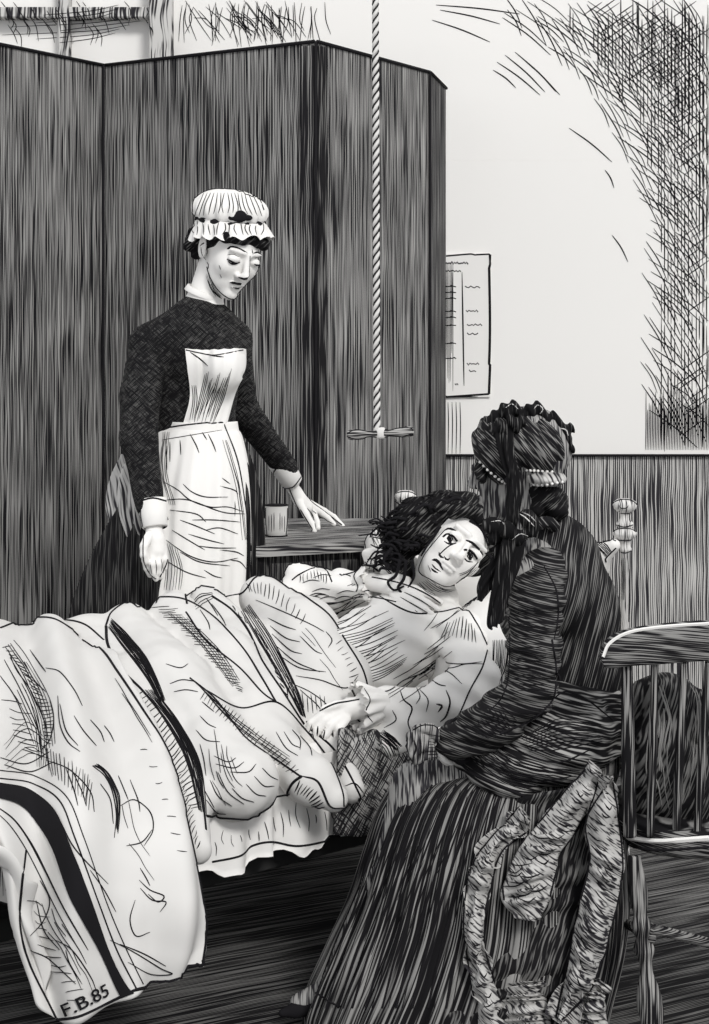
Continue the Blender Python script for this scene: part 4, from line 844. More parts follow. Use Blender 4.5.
for i in range(110):
    x = r.uniform(388, 436) if i % 3 else r.uniform(388, 480); f = (x-388)/100; top = 528-22*math.sin(math.pi*min(1, f*1.05+.05)); y = r.uniform(top, top+(20 if x < 440 else 7))
    if f < .4: y = r.uniform(top, top+58-60*f)
    L_ = r.uniform(16, 34); a = math.radians(r.uniform(120, 200) if f < .6 else r.uniform(-60, 30)); D0 = 4.04 if f < .5 else 4.07
    pts = [(x+math.cos(a)*L_*s_+3*math.sin(s_*9+i), y-math.sin(a)*L_*s_*.6+3*math.cos(s_*8+i)+6*s_*s_, D0+r.uniform(-.0, .03)+.03*s_) for s_ in np.linspace(0, 1, 5)]
    locks.append(tube(cr([P(*p) for p in pts], 16), np.linspace(.0042, .0014, 16), 5))
for pts in ([(400, 560), (396, 575), (388, 582), (394, 590), (404, 586)], [(406, 560), (404, 578), (398, 588), (406, 594), (412, 586)], [(412, 560), (414, 576), (408, 588)], [(392, 548), (384, 560), (388, 570)], [(486, 552), (492, 560), (488, 568)], [(446, 503), (456, 498), (466, 502), (460, 498)], [(430, 508), (440, 500), (452, 504)], [(412, 512), (424, 505), (436, 507)], [(470, 510), (484, 516), (493, 528)], [(440, 526), (434, 536), (427, 546), (421, 556)], [(470, 520), (482, 530), (488, 546)]):
    locks.append(tube(cr([P(a, b, 4.02) for a, b in pts], 24), np.linspace(.005, .002, 24), 6))
for i in range(46):
    f = i/45; a0_ = math.pi*(1.02-.9*f); cx_, cy_ = 440+56*math.cos(a0_), 531-35*math.sin(a0_); a1_ = a0_+r.choice((-1, 1))*r.uniform(.7, 1.5); L_ = r.uniform(5, 11)
    locks.append(tube(cr([P(cx_+L_*s_*math.cos(a1_)-3*math.cos(a0_)*s_*s_, cy_-L_*s_*math.sin(a1_)+4*s_*s_, 4.10-.03*s_) for s_ in np.linspace(0, 1, 5)], 12), np.linspace(.0034, .0012, 12), 5))
V, F = merge(locks); mesh('hair_lock', V, F, M['ink'], pat, True, None, 'loose curling locks', 'stuff')
# face lines
st = [([(444, 531), (449, 528.5), (456, 531)], 3.2), ([(443, 537), (447, 534), (453, 536), (457, 541)], 2.6, 0), ([(444, 541), (449, 544), (455, 543)], 1.6), ([(448, 537), (450, 540), (450, 543)], 3.2, 0), ([(466, 540), (472, 543), (478, 548), (483, 555)], 3.2), ([(464, 550), (469, 550), (474, 554), (477, 559)], 2.6, 0), ([(463, 556), (467, 561), (473, 562)], 1.6), ([(468, 552), (470, 556), (470, 560)], 3.2, 0),
      ([(456, 543), (449, 546), (443, 551), (440, 554)], 1.2, 0), ([(439, 552), (440, 556), (444, 558)], 2.4), ([(444, 556), (447, 560), (450, 558)], 2.2), ([(432, 560), (436, 560), (440, 564), (443, 570)], 3.2), ([(432, 564), (435, 568), (441, 572)], 1.6), ([(428, 565), (431, 572)], 1.0), ([(431, 568), (434, 571), (438, 573)], 2.2),
      ([(444, 531), (432, 545), (424, 556), (419, 568), (421, 574), (430, 579), (444, 586), (456, 584), (468, 574), (478, 562)], 1.4, 0)]
irs = []
for ex, ey in ((450, 538.5), (470, 556)):
    irs += [([(ex+2.8*math.cos(a_), ey+2.8*math.sin(a_)) for a_ in np.linspace(0, 6.3, 12)], 1.3, 0), ([(ex-1.2, ey), (ex, ey), (ex+1.2, ey)], 2.6, 0)]
st += spread([(416, 584), (424, 592), (436, 598)], [(430, 578), (444, 588), (456, 590)], 7, .9, .6)+spread([(458, 572), (466, 570), (474, 564)], [(462, 582), (470, 576), (478, 568)], 4, .8, .3)
st += [([(305, 728), (308, 720), (318, 712), (334, 704), (350, 701), (366, 698)], 1.8, 0), ([(312, 724), (310, 734), (316, 740)], 1.2), ([(318, 726), (317, 736)], 1.8), ([(325, 730), (323, 740)], 1.8), ([(333, 730), (330, 742)], 1.8), ([(336, 743), (344, 738), (350, 730), (356, 726)], 1.3),
       ([(372, 577), (392, 581), (412, 587), (430, 596), (444, 606)], 1.5, 0), ([(404, 592), (420, 600), (434, 609)], 1.3), ([(400, 597), (416, 606), (428, 613)], 1.3), ([(374, 592), (392, 600), (410, 608), (424, 617)], 1.5, 0)]
strokes('iris', [pb], irs[:2], M['ink'], pat, lift=.001, kind=None); strokes('iris', [pb], irs[2:], M['ink'], pat, lift=.001, kind=None); strokes('face_lines', [pb], st, M['ink'], pat, 'black pen lines of eyes, nose, lips and fingers', lift=.0008)
gs = [([(282, 596), (283, 578), (291, 563), (304, 561), (318, 566), (332, 570), (350, 566), (360, 572)], 1.8, 0), ([(300, 602), (330, 604), (358, 597), (378, 598), (396, 602)], 1.6, 0), ([(292, 580), (300, 574), (314, 568), (326, 570), (332, 582)], 1.5, 0), ([(340, 574), (350, 576), (358, 584)], 1.3), ([(372, 592), (410, 612), (440, 612), (464, 608), (476, 622), (486, 642), (488, 648)], 1.8, 0), ([(488, 648), (482, 668), (470, 690), (458, 716), (446, 726), (432, 728)], 1.6, 0),
      ([(372, 694), (390, 690), (404, 680), (424, 672), (432, 664)], 1.5, 0), ([(400, 690), (404, 700), (412, 708), (408, 722), (412, 734)], 1.6), ([(424, 674), (438, 684), (446, 686)], 1.4), ([(430, 668), (448, 672), (462, 684)], 1.4), ([(438, 668), (452, 668), (466, 664), (484, 664)], 1.3), ([(446, 690), (450, 702), (446, 716), (440, 722)], 2), ([(436, 704), (442, 706), (438, 712)], 2.4), ([(440, 662), (460, 664), (482, 662)], 1.2),
      ([(304, 612), (320, 604), (344, 602)], 1.2), ([(365, 562), (372, 568), (384, 580)], 1.4, 0), ([(384, 556), (392, 570), (408, 586)], 1.2)]
for i in range(30):
    t = i/29; x = 318+t*46; y = 606+t*70; L_ = r.uniform(28, 60); gs.append(([(x, y+8), (x+L_*.5, y+1), (x+L_, y-12)], r.uniform(.8, 1.1)))
for i in range(18):
    t = r.random(); x = 376+t*50+r.uniform(0, 26); y = 690-t*66+r.uniform(-4, 24); L_ = r.uniform(16, 40); gs.append(([(x, y), (x+L_*.45, y-9), (x+L_*.8, y-18)], r.uniform(.8, 1.1)))
for i in range(14):
    x = r.uniform(300, 360); y = r.uniform(576, 600); gs.append(([(x, y), (x+9, y-3), (x+18, y-2)], 1.1))
gs += hatch([(300, 574), (314, 570), (326, 574)], [(300, 584), (316, 580), (326, 584)], 9, 1, 1)+spread([(368, 558), (384, 570), (400, 588)], [(400, 560), (412, 575), (420, 590)], 9, 1, 1)+spread([(352, 745), (364, 752), (374, 762)], [(386, 736), (396, 744), (402, 760)], 12, 1.2, 1)+spread([(376, 735), (386, 742), (396, 752)], [(384, 730), (394, 738), (402, 746)], 6, 2, 1)
gs += hatch([(448, 622), (462, 616), (474, 626)], [(440, 640), (458, 640), (476, 644)], 10, 1.1, 1)+[([(384, 728), (396, 720), (392, 710)], 1.3), ([(420, 690), (428, 700), (426, 712)], 1.3), ([(414, 684), (420, 696), (416, 704)], 1.2)]
strokes('fold_lines', [gown], gs, M['ink'], gown, 'black pen lines of its creases')
fs = [([(352, 690), (356, 700), (352, 712), (360, 722)], 1.8, 0), ([(364, 688), (370, 700), (366, 712), (374, 724)], 1.4), ([(360, 568), (354, 576), (358, 588), (350, 598)], 1.6, 0), ([(370, 566), (366, 580), (369, 594)], 1.4)]
strokes('fold_lines', [f1, f2], fs, M['ink'], gown)
ps = [([(513, 595), (517, 628), (514, 660), (502, 690), (486, 710), (462, 726), (436, 730)], 1.8, 0)]+spread([(492, 640), (490, 668), (474, 700)], [(512, 640), (508, 672), (490, 702)], 12, 1.1, 1)+spread([(496, 546), (470, 578), (452, 604)], [(506, 556), (484, 586), (470, 606)], 10, 1.1, .8)+spread([(482, 690), (466, 706), (450, 718)], [(500, 676), (484, 700), (462, 720)], 10, 1, 1)+[([(494, 540), (470, 568), (450, 602)], 2, 0)]
strokes('fold_lines', [pil], ps, M['ink'], pil)
ps = [([(578, 536), (598, 535), (616, 541)], 1.6, 0), ([(616, 548), (606, 558), (606, 562)], 1.6, 0)]+spread([(584, 542), (596, 548), (606, 558)], [(602, 540), (608, 546), (612, 552)], 6, 1.2)+[([(366, 548), (364, 532), (374, 522), (392, 519)], 1.6, 0)]+hatch([(368, 530), (380, 524), (392, 522)], [(376, 548), (386, 544), (396, 540)], 10, 1)
strokes('fold_lines', [bol], ps, M['ink'], bol)
# ======== the seated woman in a bonnet
DS = 3.45
wom = empty('person', (P(520, 900, DS)[0], DS, 0), 'seated woman in a dark bonnet and pleated dress, seen from behind leaning towards the bed', 'person')
Rs = Rz(-118)@Rx(6)
hc3 = P(521, 466, DS); hp, hk, HT3 = head(hc3, Rs, 1.0)
bs = chain([(535, 520, DS, 22), (548, 560, DS, 40), (562, 620, DS, 46), (566, 690, DS, 46), (570, 760, DS, 50)])+chain([(545, 560, 3.42, 30), (532, 580, 3.32, 20), (530, 660, 3.26, 17), (500, 715, 3.27, 15), (446, 746, 3.32, 12)])+chain([(560, 560, 3.56, 26), (560, 600, 3.62, 18), (530, 690, 3.6, 16), (450, 742, 3.42, 12)]) + \
    chain([(560, 765, 3.40, 38), (420, 790, 3.40, 28), (385, 880, 3.40, 20), (330, 992, 3.42, 14), (300, 1003, 3.42, 10)])+chain([(570, 765, 3.55, 38), (440, 790, 3.58, 28), (410, 880, 3.56, 20), (380, 992, 3.55, 14), (350, 1003, 3.52, 10)])
gh = chain([(446, 746, 3.34, 11), (432, 742, 3.33, 13), (424, 744, 3.32, 13)])+chain([(428, 733, 3.30, 6), (418, 730, 3.29, 5.4), (411, 736, 3.29, 5), (411, 744, 3.30, 4.4)])+chain([(428, 740, 3.295, 6), (418, 738, 3.28, 5.4), (411, 746, 3.28, 5), (412, 754, 3.29, 4.4)])+chain([(430, 748, 3.295, 6), (420, 746, 3.28, 5.4), (413, 754, 3.28, 4.8), (415, 761, 3.29, 4.2)])+chain([(433, 755, 3.30, 5.4), (424, 755, 3.29, 5), (418, 760, 3.29, 4.2)])+chain([(440, 738, 3.30, 6), (430, 728, 3.285, 5.2), (421, 728, 3.28, 4.5)])
ks = hk+[.02]*(1+len(bs))+[.0035]*len(gh)
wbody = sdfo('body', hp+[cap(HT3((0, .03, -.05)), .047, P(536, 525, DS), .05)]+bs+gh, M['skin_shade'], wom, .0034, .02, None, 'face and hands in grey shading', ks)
jk = sdfo('jacket', chain([(540, 530, DS, 28), (552, 560, DS, 46), (566, 610, DS, 52), (570, 660, DS, 50), (572, 700, DS, 48)]) + [ellp(548, 590, DS-.02, 46, 50, .15, 0), ellp(522, 600, DS+.10, 26, 50, .12, 0)], M['bodice'], wom, .005, .02, wrk(.0025, 8))
slv = sdfo('jacket_sleeve', chain([(545, 572, 3.34, 24), (536, 600, 3.27, 26), (534, 650, 3.24, 25), (530, 690, 3.24, 24), (495, 722, 3.26, 24), (456, 742, 3.30, 20)]), M['sleeve'], wom, .005, .02, lambda X: .0035*np.sin(X[..., 2]*150+3*noise(X, 5, 2))+.002*noise(X, 12, 4))
slf = sdfo('jacket_sleeve', chain([(566, 566, 3.56, 26), (560, 620, 3.62, 24), (530, 690, 3.60, 22), (456, 738, 3.44, 17)]), M['sleeve'], wom, .005, .02, wrk(.003, 10))
strokes('fold_lines', [slv, jk], [([(508, 600), (510, 640), (508, 680), (500, 700), (488, 712)], 1.6, 0), ([(552, 640), (556, 670), (552, 700), (530, 720), (500, 734)], 2.6, 0), ([(544, 566), (556, 590), (558, 615), (554, 640)], 2.4), ([(556, 668), (560, 680), (555, 688)], 3)]+hatch([(512, 600), (512, 650), (510, 690)], [(548, 606), (550, 655), (546, 694)], 34, 1.1, 2, .3)+hatch([(498, 704), (480, 716), (460, 726)], [(524, 728), (506, 736), (490, 740)], 22, 1.1, 2, .3), M['ink'], slv)
V, F = lathe(P(462, 740, 3.31), [(.040, 0), (.044, 0), (.044, .016), (.038, .018)], 24, aim(P(440, 747, 3.335)-P(462, 740, 3.31))); mesh('jacket_cuff', V, F, M['ink'], wom)
V, F = lathe(P(449, 745, 3.325), [(.030, 0), (.038, 0), (.038, .012), (.028, .013)], 24, aim(P(440, 747, 3.335)-P(462, 740, 3.31))); mesh('shirt_cuff', V, F, M['paper'], wom)
st = [([(407, 738), (406, 750), (412, 761)], 1.5, 0), ([(413, 730), (424, 725), (440, 727), (450, 732)], 1.5, 0), ([(414, 740), (416, 748), (414, 756)], 2), ([(420, 736), (421, 748), (420, 760)], 1.6), ([(412, 732), (413, 742)], 1.8), ([(424, 735), (424, 760)], 1.1)]+hatch([(426, 734), (426, 758)], [(448, 738), (446, 756)], 8, .9, .5)
strokes('glove_lines', [wbody], st, M['ink'], wom, lift=.0008)
# draped tunic over the hips
tun = sdfo('tunic_drape', chain([(466, 756, 3.36, 18), (510, 760, 3.33, 36), (560, 735, 3.34, 48), (600, 728, 3.42, 36)])+chain([(500, 770, 3.5, 30), (560, 745, 3.54, 48), (598, 735, 3.52, 38)])+chain([(540, 715, 3.4, 30), (580, 708, 3.42, 34)]), M['tunic'], wom, .005, .03, lambda X: .006*np.sin((X@np.array([20, 10, 110]))+2.5*noise(X, 3, 3))+.003*noise(X, 12, 4))
strokes('fold_lines', [tun], [([(452, 752), (470, 772), (500, 786), (530, 798), (545, 800)], 3.4, 0), ([(552, 700), (566, 692), (590, 702), (612, 720)], 2.4), ([(505, 742), (530, 756), (560, 762), (590, 750)], 2.2), ([(470, 750), (500, 772), (540, 780), (575, 776)], 2), ([(538, 732), (566, 724), (596, 730)], 1.8)] +
        spread([(462, 752), (500, 782), (540, 796)], [(500, 748), (530, 764), (580, 770)], 12, 1.4, 2)+spread([(520, 736), (560, 716), (600, 724)], [(530, 752), (560, 752), (604, 742)], 9, 1.3, 2), M['ink'], tun)
# pleated skirt
def rowpx(y, xl, xr, D, dep): return ((xl+xr)/2, y, D, (xr-xl)/2*D/FPX, dep)
def pl(th, v):
    w_ = min(1, .25+v*1.3); s_ = np.sin(30*th); return w_*(.030*np.sign(s_)*np.abs(s_)**.5+.02*np.sin(5*th+1))
rows = [rowpx(758, 452, 590, DS, .10), rowpx(768, 418, 604, DS, .15), rowpx(782, 398, 612, DS, .19), rowpx(810, 380, 618, DS, .22), rowpx(850, 366, 622, DS, .24), rowpx(900, 350, 624, DS, .26), rowpx(950, 328, 618, DS-.01, .27), rowpx(1000, 306, 606, DS-.01, .285), rowpx(1020, 304, 602, DS-.01, .29)]
V, F, uv, cl = loft(rows, 360, 70, pl); V, F, uv = solid(V, F, 70, 360, cl, .006, uv); uv = uv.copy()
skw = mesh('pleated_skirt', V, F, M['skirt'], wom, True, uv)
V, F = sdf(chain([(570, 762, DS, 36), (500, 776, 3.42, 32), (425, 792, 3.40, 24)])+chain([(560, 765, 3.55, 34), (450, 788, 3.52, 26)]), .006, .03); mesh('skirt_lap', V, F, M['skirt'], skw, True, V[:, [0, 2]])
st = []
for x0, x1, x2, w_ in ((388, 362, 312, 3), (400, 372, 326, 2.4), (412, 384, 338, 3), (424, 396, 352, 2.6), (436, 408, 366, 3.4), (448, 420, 382, 2.4), (460, 434, 396, 3.4), (472, 448, 412, 3.4), (484, 460, 428, 2.8), (497, 474, 446, 3.4)):
    st.append(([(x0+8, 785), (x0-4, 815), (x1, 880), ((x1+x2)/2-2, 945), (x2, 1008)], w_, 0)); st.append(([(x0+13, 790), (x0+1, 820), (x1+5, 885), ((x1+x2)/2+4, 945), (x2+6, 1008)], w_*.6))
    for k in range(2): o_ = r.uniform(-5, 5); a_ = r.uniform(0, .5); q_ = cr([(x0+8+o_, 790), (x0-2+o_, 820), (x1+o_, 880), ((x1+x2)/2+o_, 945), (x2+o_, 1006)], 20)[int(a_*20):int(a_*20)+9]; st.append((q_, 1.3))
st += [([(306, 990), (318, 994), (330, 1002), (344, 1008)], 2, 0)]
strokes('pleat_lines', [skw], st, M['ink'], skw, 'black lines down the pleats')
# trimmed overskirt panels hanging behind
def strip(name, L_, R_, D0, D1, mat, th=.03, amp=.010, nu=24, nv=70, par=wom):
    n = 9; a = cr(L_, n); b = cr(R_, n); rows = []
    for i in range(n):
        D = D0+(D1-D0)*i/(n-1); m_ = (a[i]+b[i])/2; rows.append([(a[i][0], a[i][1], D+.03), (m_[0], m_[1], D-.005), (b[i][0], b[i][1], D+.03)])
    V, F, uv = net(rows, nu, nv, th, lambda u, v, G_: amp*np.sin(v*44+3*u+2*np.sin(v*17))*np.sin(math.pi*u)+.5*amp*noise(G_, 14, 3)); return mesh(name, V, F, mat, par, True, uv)
dk = strip('overskirt_panel', [(500, 800), (500, 870), (470, 940), (440, 1000), (420, 1045)], [(612, 780), (610, 850), (606, 930), (590, 1000), (585, 1045)], 3.26, 3.14, M['trimdark'], .02, .010, 60, 70)
s2 = strip('ruched_trim', [(520, 806), (488, 842), (470, 870), (464, 930), (476, 1010), (480, 1040)], [(530, 830), (502, 852), (490, 890), (484, 940), (500, 1000), (520, 1040)], 3.21, 3.12, M['trim'])
s1 = strip('ruched_trim', [(590, 760), (548, 812), (520, 846), (504, 880), (502, 900), (518, 922)], [(606, 786), (584, 820), (562, 852), (556, 872), (552, 896), (536, 920)], 3.19, 3.14, M['trim'])
s4 = strip('ruched_trim', [(502, 985), (500, 1005), (498, 1040)], [(548, 980), (548, 1005), (552, 1040)], 3.16, 3.12, M['trim'])
s3 = strip('ruched_trim', [(598, 776), (584, 826), (590, 860), (578, 910), (568, 960), (556, 1020)], [(613, 776), (624, 850), (620, 890), (606, 950), (590, 990), (562, 1026)], 3.18, 3.12, M['trim'])
s5 = strip('ruched_trim', [(590, 980), (574, 1000), (560, 1040)], [(600, 978), (606, 1005), (612, 1040)], 3.17, 3.15, M['trim'])
st = []
for L_, R_ in (([(520, 806), (488, 842), (470, 870), (464, 930), (476, 1010)], [(530, 830), (502, 852), (490, 890), (484, 940), (500, 1000)]), ([(588, 764), (548, 812), (520, 846), (504, 880), (504, 900)], [(606, 786), (584, 820), (562, 852), (556, 872), (550, 896)]), ([(598, 782), (586, 826), (590, 860), (578, 910), (568, 960), (556, 1016)], [(613, 782), (622, 850), (620, 890), (606, 950), (590, 990), (562, 1020)])):
    a = cr(L_, 28); b = cr(R_, 28)
    for i in range(28):
        s_ = r.random()*.5; e_ = s_+r.uniform(.25, .5); p = a[i]+(b[i]-a[i])*s_; q = a[i]+(b[i]-a[i])*min(1, e_); st.append(([p, (p+q)/2+np.array([r.uniform(-2, 2), r.uniform(1, 5)]), q], r.uniform(1, 2)))
    st.append((L_, 2.2, 0)); st.append((R_, 2.6, 0))
strokes('fold_lines', [s1, s2, s3, s4, dk], st, M['ink'], wom, 'black lines round the trimmings')
# shoe
sh_ = sdfo('shoe', chain([(282, 1013, 3.40, 4), (296, 1010, 3.41, 7), (318, 1003, 3.42, 12), (334, 996, 3.43, 16)]), M['ink'], wom, .004, .012)
# collar, hair at the nape
V, F = tube([P(514+i*2.2, 540-9*math.sin(i/20*1.2)-i*.3, DS-.12+.004*i) for i in range(0)] or cr([P(512, 552, 3.36), P(524, 534, 3.32), (P(545, 522, 3.34)), P(556, 528, 3.40)], 30), .012, 8); mesh('collar', V, F, M['bonnet'], wom)
V, F = sdf([ellp(545, 497, DS-.02, 22, 17, .06, 20), ellp(556, 505, DS, 12, 14, .05, 0), ]+[ellp(548+r.uniform(-16, 16), 500+r.uniform(-12, 14), DS-.06+r.uniform(-.01, .02), 7, 6, .02, r.uniform(0, 90)) for _ in range(14)], .004, .008, lambda X: .003*noise(X, 28, 5)); mesh('hair', V, F, M['hair'], wom)
V, F = sdf([ellp(480, 470, DS-.04, 6, 9, .02), ellp(482, 478, DS-.05, 5, 6, .02)], .003, .008); mesh('hair_fringe', V, F, M['hair'], wom)
# bonnet
bon = sdfo('bonnet', [ellp(538, 447, DS, 30, 34, .10, 20), ellp(500, 450, DS-.01, 27, 36, .095, -18), ellp(520, 440, DS, 34, 30, .10)], M['bonnet'], wom, .004, .014, lambda X: .003*np.sin((X@np.array([160, 0, 90]))+2*noise(X, 6, 3)))
V, F = sdf([ellp(543, 477, DS-.01, 23, 9, .105, 3)], .004, .01); mesh('bonnet_band', V, F, mt_, bon)
V, F = sdf([ellp(x, y, DS-.03+dd, rr, rr*.9, .03, a) for x, y, rr, a, dd in ((489, 428, 8, 0, 0), (494, 420, 9, 0, 0), (506, 414, 11, 20, 0), (512, 410, 10, 0, -.02), (523, 415, 9, 0, 0), (535, 410, 9, 0, 0), (540, 413, 8, 0, 0), (548, 420, 10, 0, 0), (556, 424, 8, 0, 0), (564, 430, 9, 30, 0), (567, 438, 7, 0, 0), (570, 448, 5, 0, 0), (562, 442, 8, 0, .02), (500, 428, 10, 0, -.05), (514, 424, 10, 0, -.05))], .003, .006, lambda X: .004*np.sin(X[..., 0]*260+X[..., 2]*120)); rufb = mesh('bonnet_ruching', V, F, M['ribbon'], bon)
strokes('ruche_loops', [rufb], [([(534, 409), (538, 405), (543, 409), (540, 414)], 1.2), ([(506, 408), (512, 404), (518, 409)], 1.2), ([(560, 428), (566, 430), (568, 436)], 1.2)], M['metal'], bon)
# beading
bd = []
for pts in ([(480, 462), (490, 472), (500, 480), (508, 484)], [(523, 470), (540, 471), (562, 472)], [(523, 482), (540, 485), (562, 482)]):
    s_ = Surf([bon]+list(bon.children)); n = int(np.linalg.norm(np.diff(np.array(pts, float), axis=0), axis=1).sum()/3.6)
    for q in cr(pts, n):
        p, nn = s_.hit(*q)
        if p is not None: bd.append(lathe(p+np.array([0, -.002, -.003]), [(.0008, 0), (.0026, .0012), (.0032, .003), (.0026, .0048), (.0008, .006)], 8))
V, F = merge(bd); mesh('beading', V, F, M['paper'], bon, kind='stuff')
# ribbons
s_ = Surf([bon, rufb])
def rib(name, L_, R_, D0, D1, mat=M['ribbon'], th=.004, amp=.004, par=bon): 
    n = 8; a = cr(L_, n); b = cr(R_, n); V, F, uv = net([[(a[i][0], a[i][1], D0+(D1-D0)*i/7), ((a[i][0]+b[i][0])/2, (a[i][1]+b[i][1])/2, D0+(D1-D0)*i/7-.008), (b[i][0], b[i][1], D0+(D1-D0)*i/7)] for i in range(n)], 14, 40, th, lambda u, v, G_: amp*np.sin(u*14+v*5)); return mesh(name, V, F, mat, par, True, uv)
rib('bonnet_ribbon', [(494, 424), (496, 440), (502, 462), (507, 480), (505, 500), (506, 528)], [(512, 420), (513, 440), (516, 460), (524, 482), (522, 505), (516, 528)], 3.36, 3.30)
rib('ribbon_tail', [(505, 530), (498, 560), (490, 600), (486, 625), (490, 628)], [(524, 536), (522, 560), (512, 590), (506, 612), (503, 622)], 3.25, 3.21)
rib('ribbon_tail', [(498, 536), (492, 560), (480, 578), (476, 592), (478, 600)], [(508, 540), (506, 565), (498, 582), (488, 596), (482, 601)], 3.27, 3.25)
V, F = sdf([ellp(494, 526, 3.27, 13, 9, .022, 10), ellp(529, 520, 3.26, 12, 9, .02, 50), ellp(507, 530, 3.25, 9, 9, .022), ellp(518, 538, 3.25, 8, 9, .018), ellp(495, 538, 3.27, 8, 7, .018, -30), ellp(530, 532, 3.26, 8, 6, .015, -10)], .003, .006, lambda X: .002*noise(X, 26, 3)); bw = mesh('ribbon_bow', V, F, M['ribbon'], bon)
strokes('bow_lines', [bw], [([(520, 514), (526, 518), (534, 526)], 1.3), ([(522, 512), (530, 516), (536, 522)], 1.1), ([(490, 522), (500, 521), (505, 525)], 1), ([(512, 540), (520, 534), (528, 536)], 1)], M['metal'], bon)
# ---------------------------------------------------------------- the chair
DC = 3.17
ch = empty('spindle_back_chair', (P(715, 850, 3.35)[0], 3.35, 0), 'dark wooden spindle-back chair with a curved crest rail beside the seated woman', 'chair')
zs = EYE-(833-HY)*DC/FPX; xl = P(626, 835, DC)[0]
sw = .46; scx = xl+sw/2; V = []; n = 64
prof = [(.0, -.05), (.93, -.05), (.985, -.040), (1, -.014), (.985, -.003), (.95, 0), (.5, -.004), (0, -.006)]
th = np.arange(n)*2*math.pi/n
for rr, z_ in prof[1:-1]:
    e = 3.2; cx_ = np.sign(np.cos(th))*np.abs(np.cos(th))**(2/e); sy_ = np.sign(np.sin(th))*np.abs(np.sin(th))**(2/e); V.append(np.stack([scx+sw/2*rr*cx_, DC+.195+.21*rr*sy_, np.full(n, zs+z_)], 1))
V = np.vstack(V); F = gridF(len(prof)-2, n, True)+[tuple(range(n))[::-1], tuple((len(prof)-3)*n+j for j in range(n))]
seat = mesh('seat', V, F, M['wood'], ch)
# crest rail
top = [(599, 655, 3.13), (606, 640, 3.135), (626, 629, 3.14), (665, 623, 3.15), (709, 620, 3.15), (770, 620, 3.15), (830, 626, 3.14), (868, 640, 3.12)]
bot = [(604, 667, 3.13), (612, 668, 3.135), (632, 666, 3.14), (665, 664, 3.15), (709, 661, 3.15), (770, 661, 3.15), (830, 664, 3.14), (866, 666, 3.12)]
A = cr([P(*q) for q in top], 60); B = cr([P(*q) for q in bot], 60); V = []
for i in range(60):
    for k in range(12):
        a_ = 2*math.pi*k/12; m_ = (A[i]+B[i])/2; h_ = (A[i]-B[i])/2; V.append(m_+h_*np.sign(math.cos(a_))*abs(math.cos(a_))**.5+np.array([0, .016*np.sign(math.sin(a_))*abs(math.sin(a_))**.5, 0]))
V = np.array(V); F = gridF(60, 12, True)+[tuple(range(12))[::-1], tuple(59*12+j for j in range(12))]; crest = mesh('crest_rail', V, F, M['wood'], ch)
def sp(name, pts, rads, mat=M['woodv'], par=ch, n=12, m=60):
    V, F = tube(cr([P(*q) for q in pts], m), np.interp(np.linspace(0, 1, m), np.linspace(0, 1, len(rads)), rads), n); return mesh(name, V, F, mat, par)
sp('back_post', [(627, 665, 3.15), (628, 750, 3.17), (630, 836, 3.19)], [.0105, .012, .0135, .012])
sps = []
for a_, b_ in ((655, 650), (684, 676), (708, 697), (735, 722), (762, 747), (790, 772)): sps.append(sp('spindle', [(a_, 662, 3.15), ((a_+b_)/2, 750, 3.17), (b_, 836, 3.19)], [.006, .0075, .009, .0085, .007]))
sp('back_post', [(842, 664, 3.13), (838, 750, 3.15), (832, 836, 3.19)], [.0105, .012, .0135, .012])
lr = [.010, .012, .015, .016, .015, .010, .018, .011, .018, .010, .010, .016, .020, .021, .019, .015, .011, .009, .012, .009]
def zp(x, y, z): return np.array([x, y, z])
def leg(a, b): V, F = tube(cr([a, b], 80), 1.15*np.interp(np.linspace(0, 1, 80), np.linspace(0, 1, len(lr)), lr), 14); return mesh('leg', V, F, M['woodv'], ch)
bF = zpt(658, (EYE)*FPX/(1079-HY), 0); leg(P(634, 856, 3.20), bF)
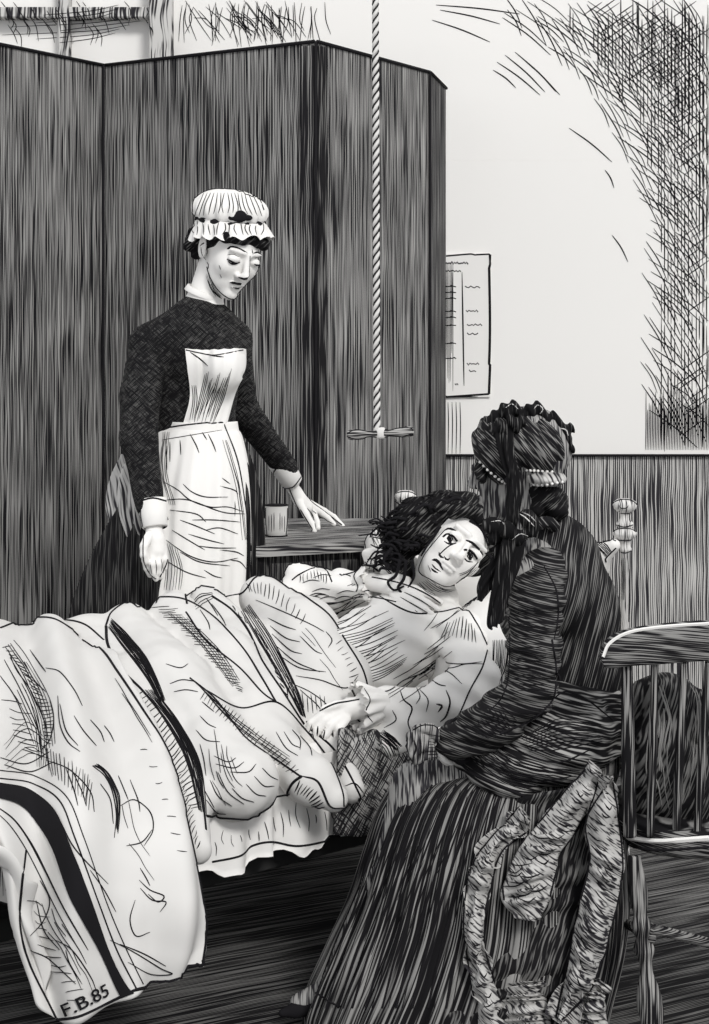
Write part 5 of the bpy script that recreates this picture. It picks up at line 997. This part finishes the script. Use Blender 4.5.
leg(zp(scx+.15, 3.22, zs-.02), zp(scx+.19, 3.12, 0)); bk = zp(xl+.02, 3.62, 0); leg(zp(xl+.06, 3.50, zs-.02), bk); leg(zp(scx+.15, 3.50, zs-.02), zp(scx+.19, 3.6, 0))
V, F = tube([P(651, 938, 3.18), zp(xl+.035, 3.58, .17)], .010, 10); mesh('stretcher', V, F, M['wood'], ch)
V, F = tube([zp(scx+.175, 3.17, .22), zp(scx+.175, 3.56, .19)], .010, 10); mesh('stretcher', V, F, M['wood'], ch)
V, F = tube([P(650, 928, 3.18), P(760, 956, 3.40)], .010, 10); mesh('stretcher', V, F, M['wood'], ch)
st = [([(603, 657), (610, 643), (630, 632), (665, 626.5), (709, 623.5)], 3.2, 0)]  # pale stroke follows the top edge of the crest
strokes('pale_edge_lines', [crest], st, M['paper'], ch, 'pale line along the crest edge')
strokes('pale_edge_lines', [seat], [([(628, 838), (660, 841), (709, 838)], 5, 0)], M['paper'], ch)  # pale stroke along the seat rim
strokes('edge_lines', [seat], [([(628, 846), (660, 850), (709, 847)], 3, 0), ([(630, 831), (660, 832), (709, 829)], 1.5, 0)], M['ink'], ch)
# dark cloak lying on the chair
clk = sdfo('folded_cloak', [ellp(660, 765, 3.36, 36, 62, .10, 5), ellp(690, 790, 3.36, 30, 48, .10, 0), ellp(664, 700, 3.38, 30, 28, .07, 0), ellp(700, 720, 3.38, 22, 30, .07, 0), ellp(730, 800, 3.36, 30, 36, .1)], M['trimdark'], None, .006, .02, lambda X: .010*noise(X, 8, 4)+.005*noise(X, 18, 6))
setp(clk, 'crumpled dark cloak heaped on the chair seat behind the spindles', 'cloak')
st = spread([(640, 690), (650, 720), (644, 760), (652, 800)], [(664, 684), (672, 715), (668, 760), (676, 812)], 10, 1.6, 4, .5)+spread([(672, 676), (690, 690), (694, 730), (688, 790)], [(690, 672), (706, 700), (707, 740), (704, 800)], 8, 1.4, 4, .5)  # pale strokes paint highlights onto the cloak's folds
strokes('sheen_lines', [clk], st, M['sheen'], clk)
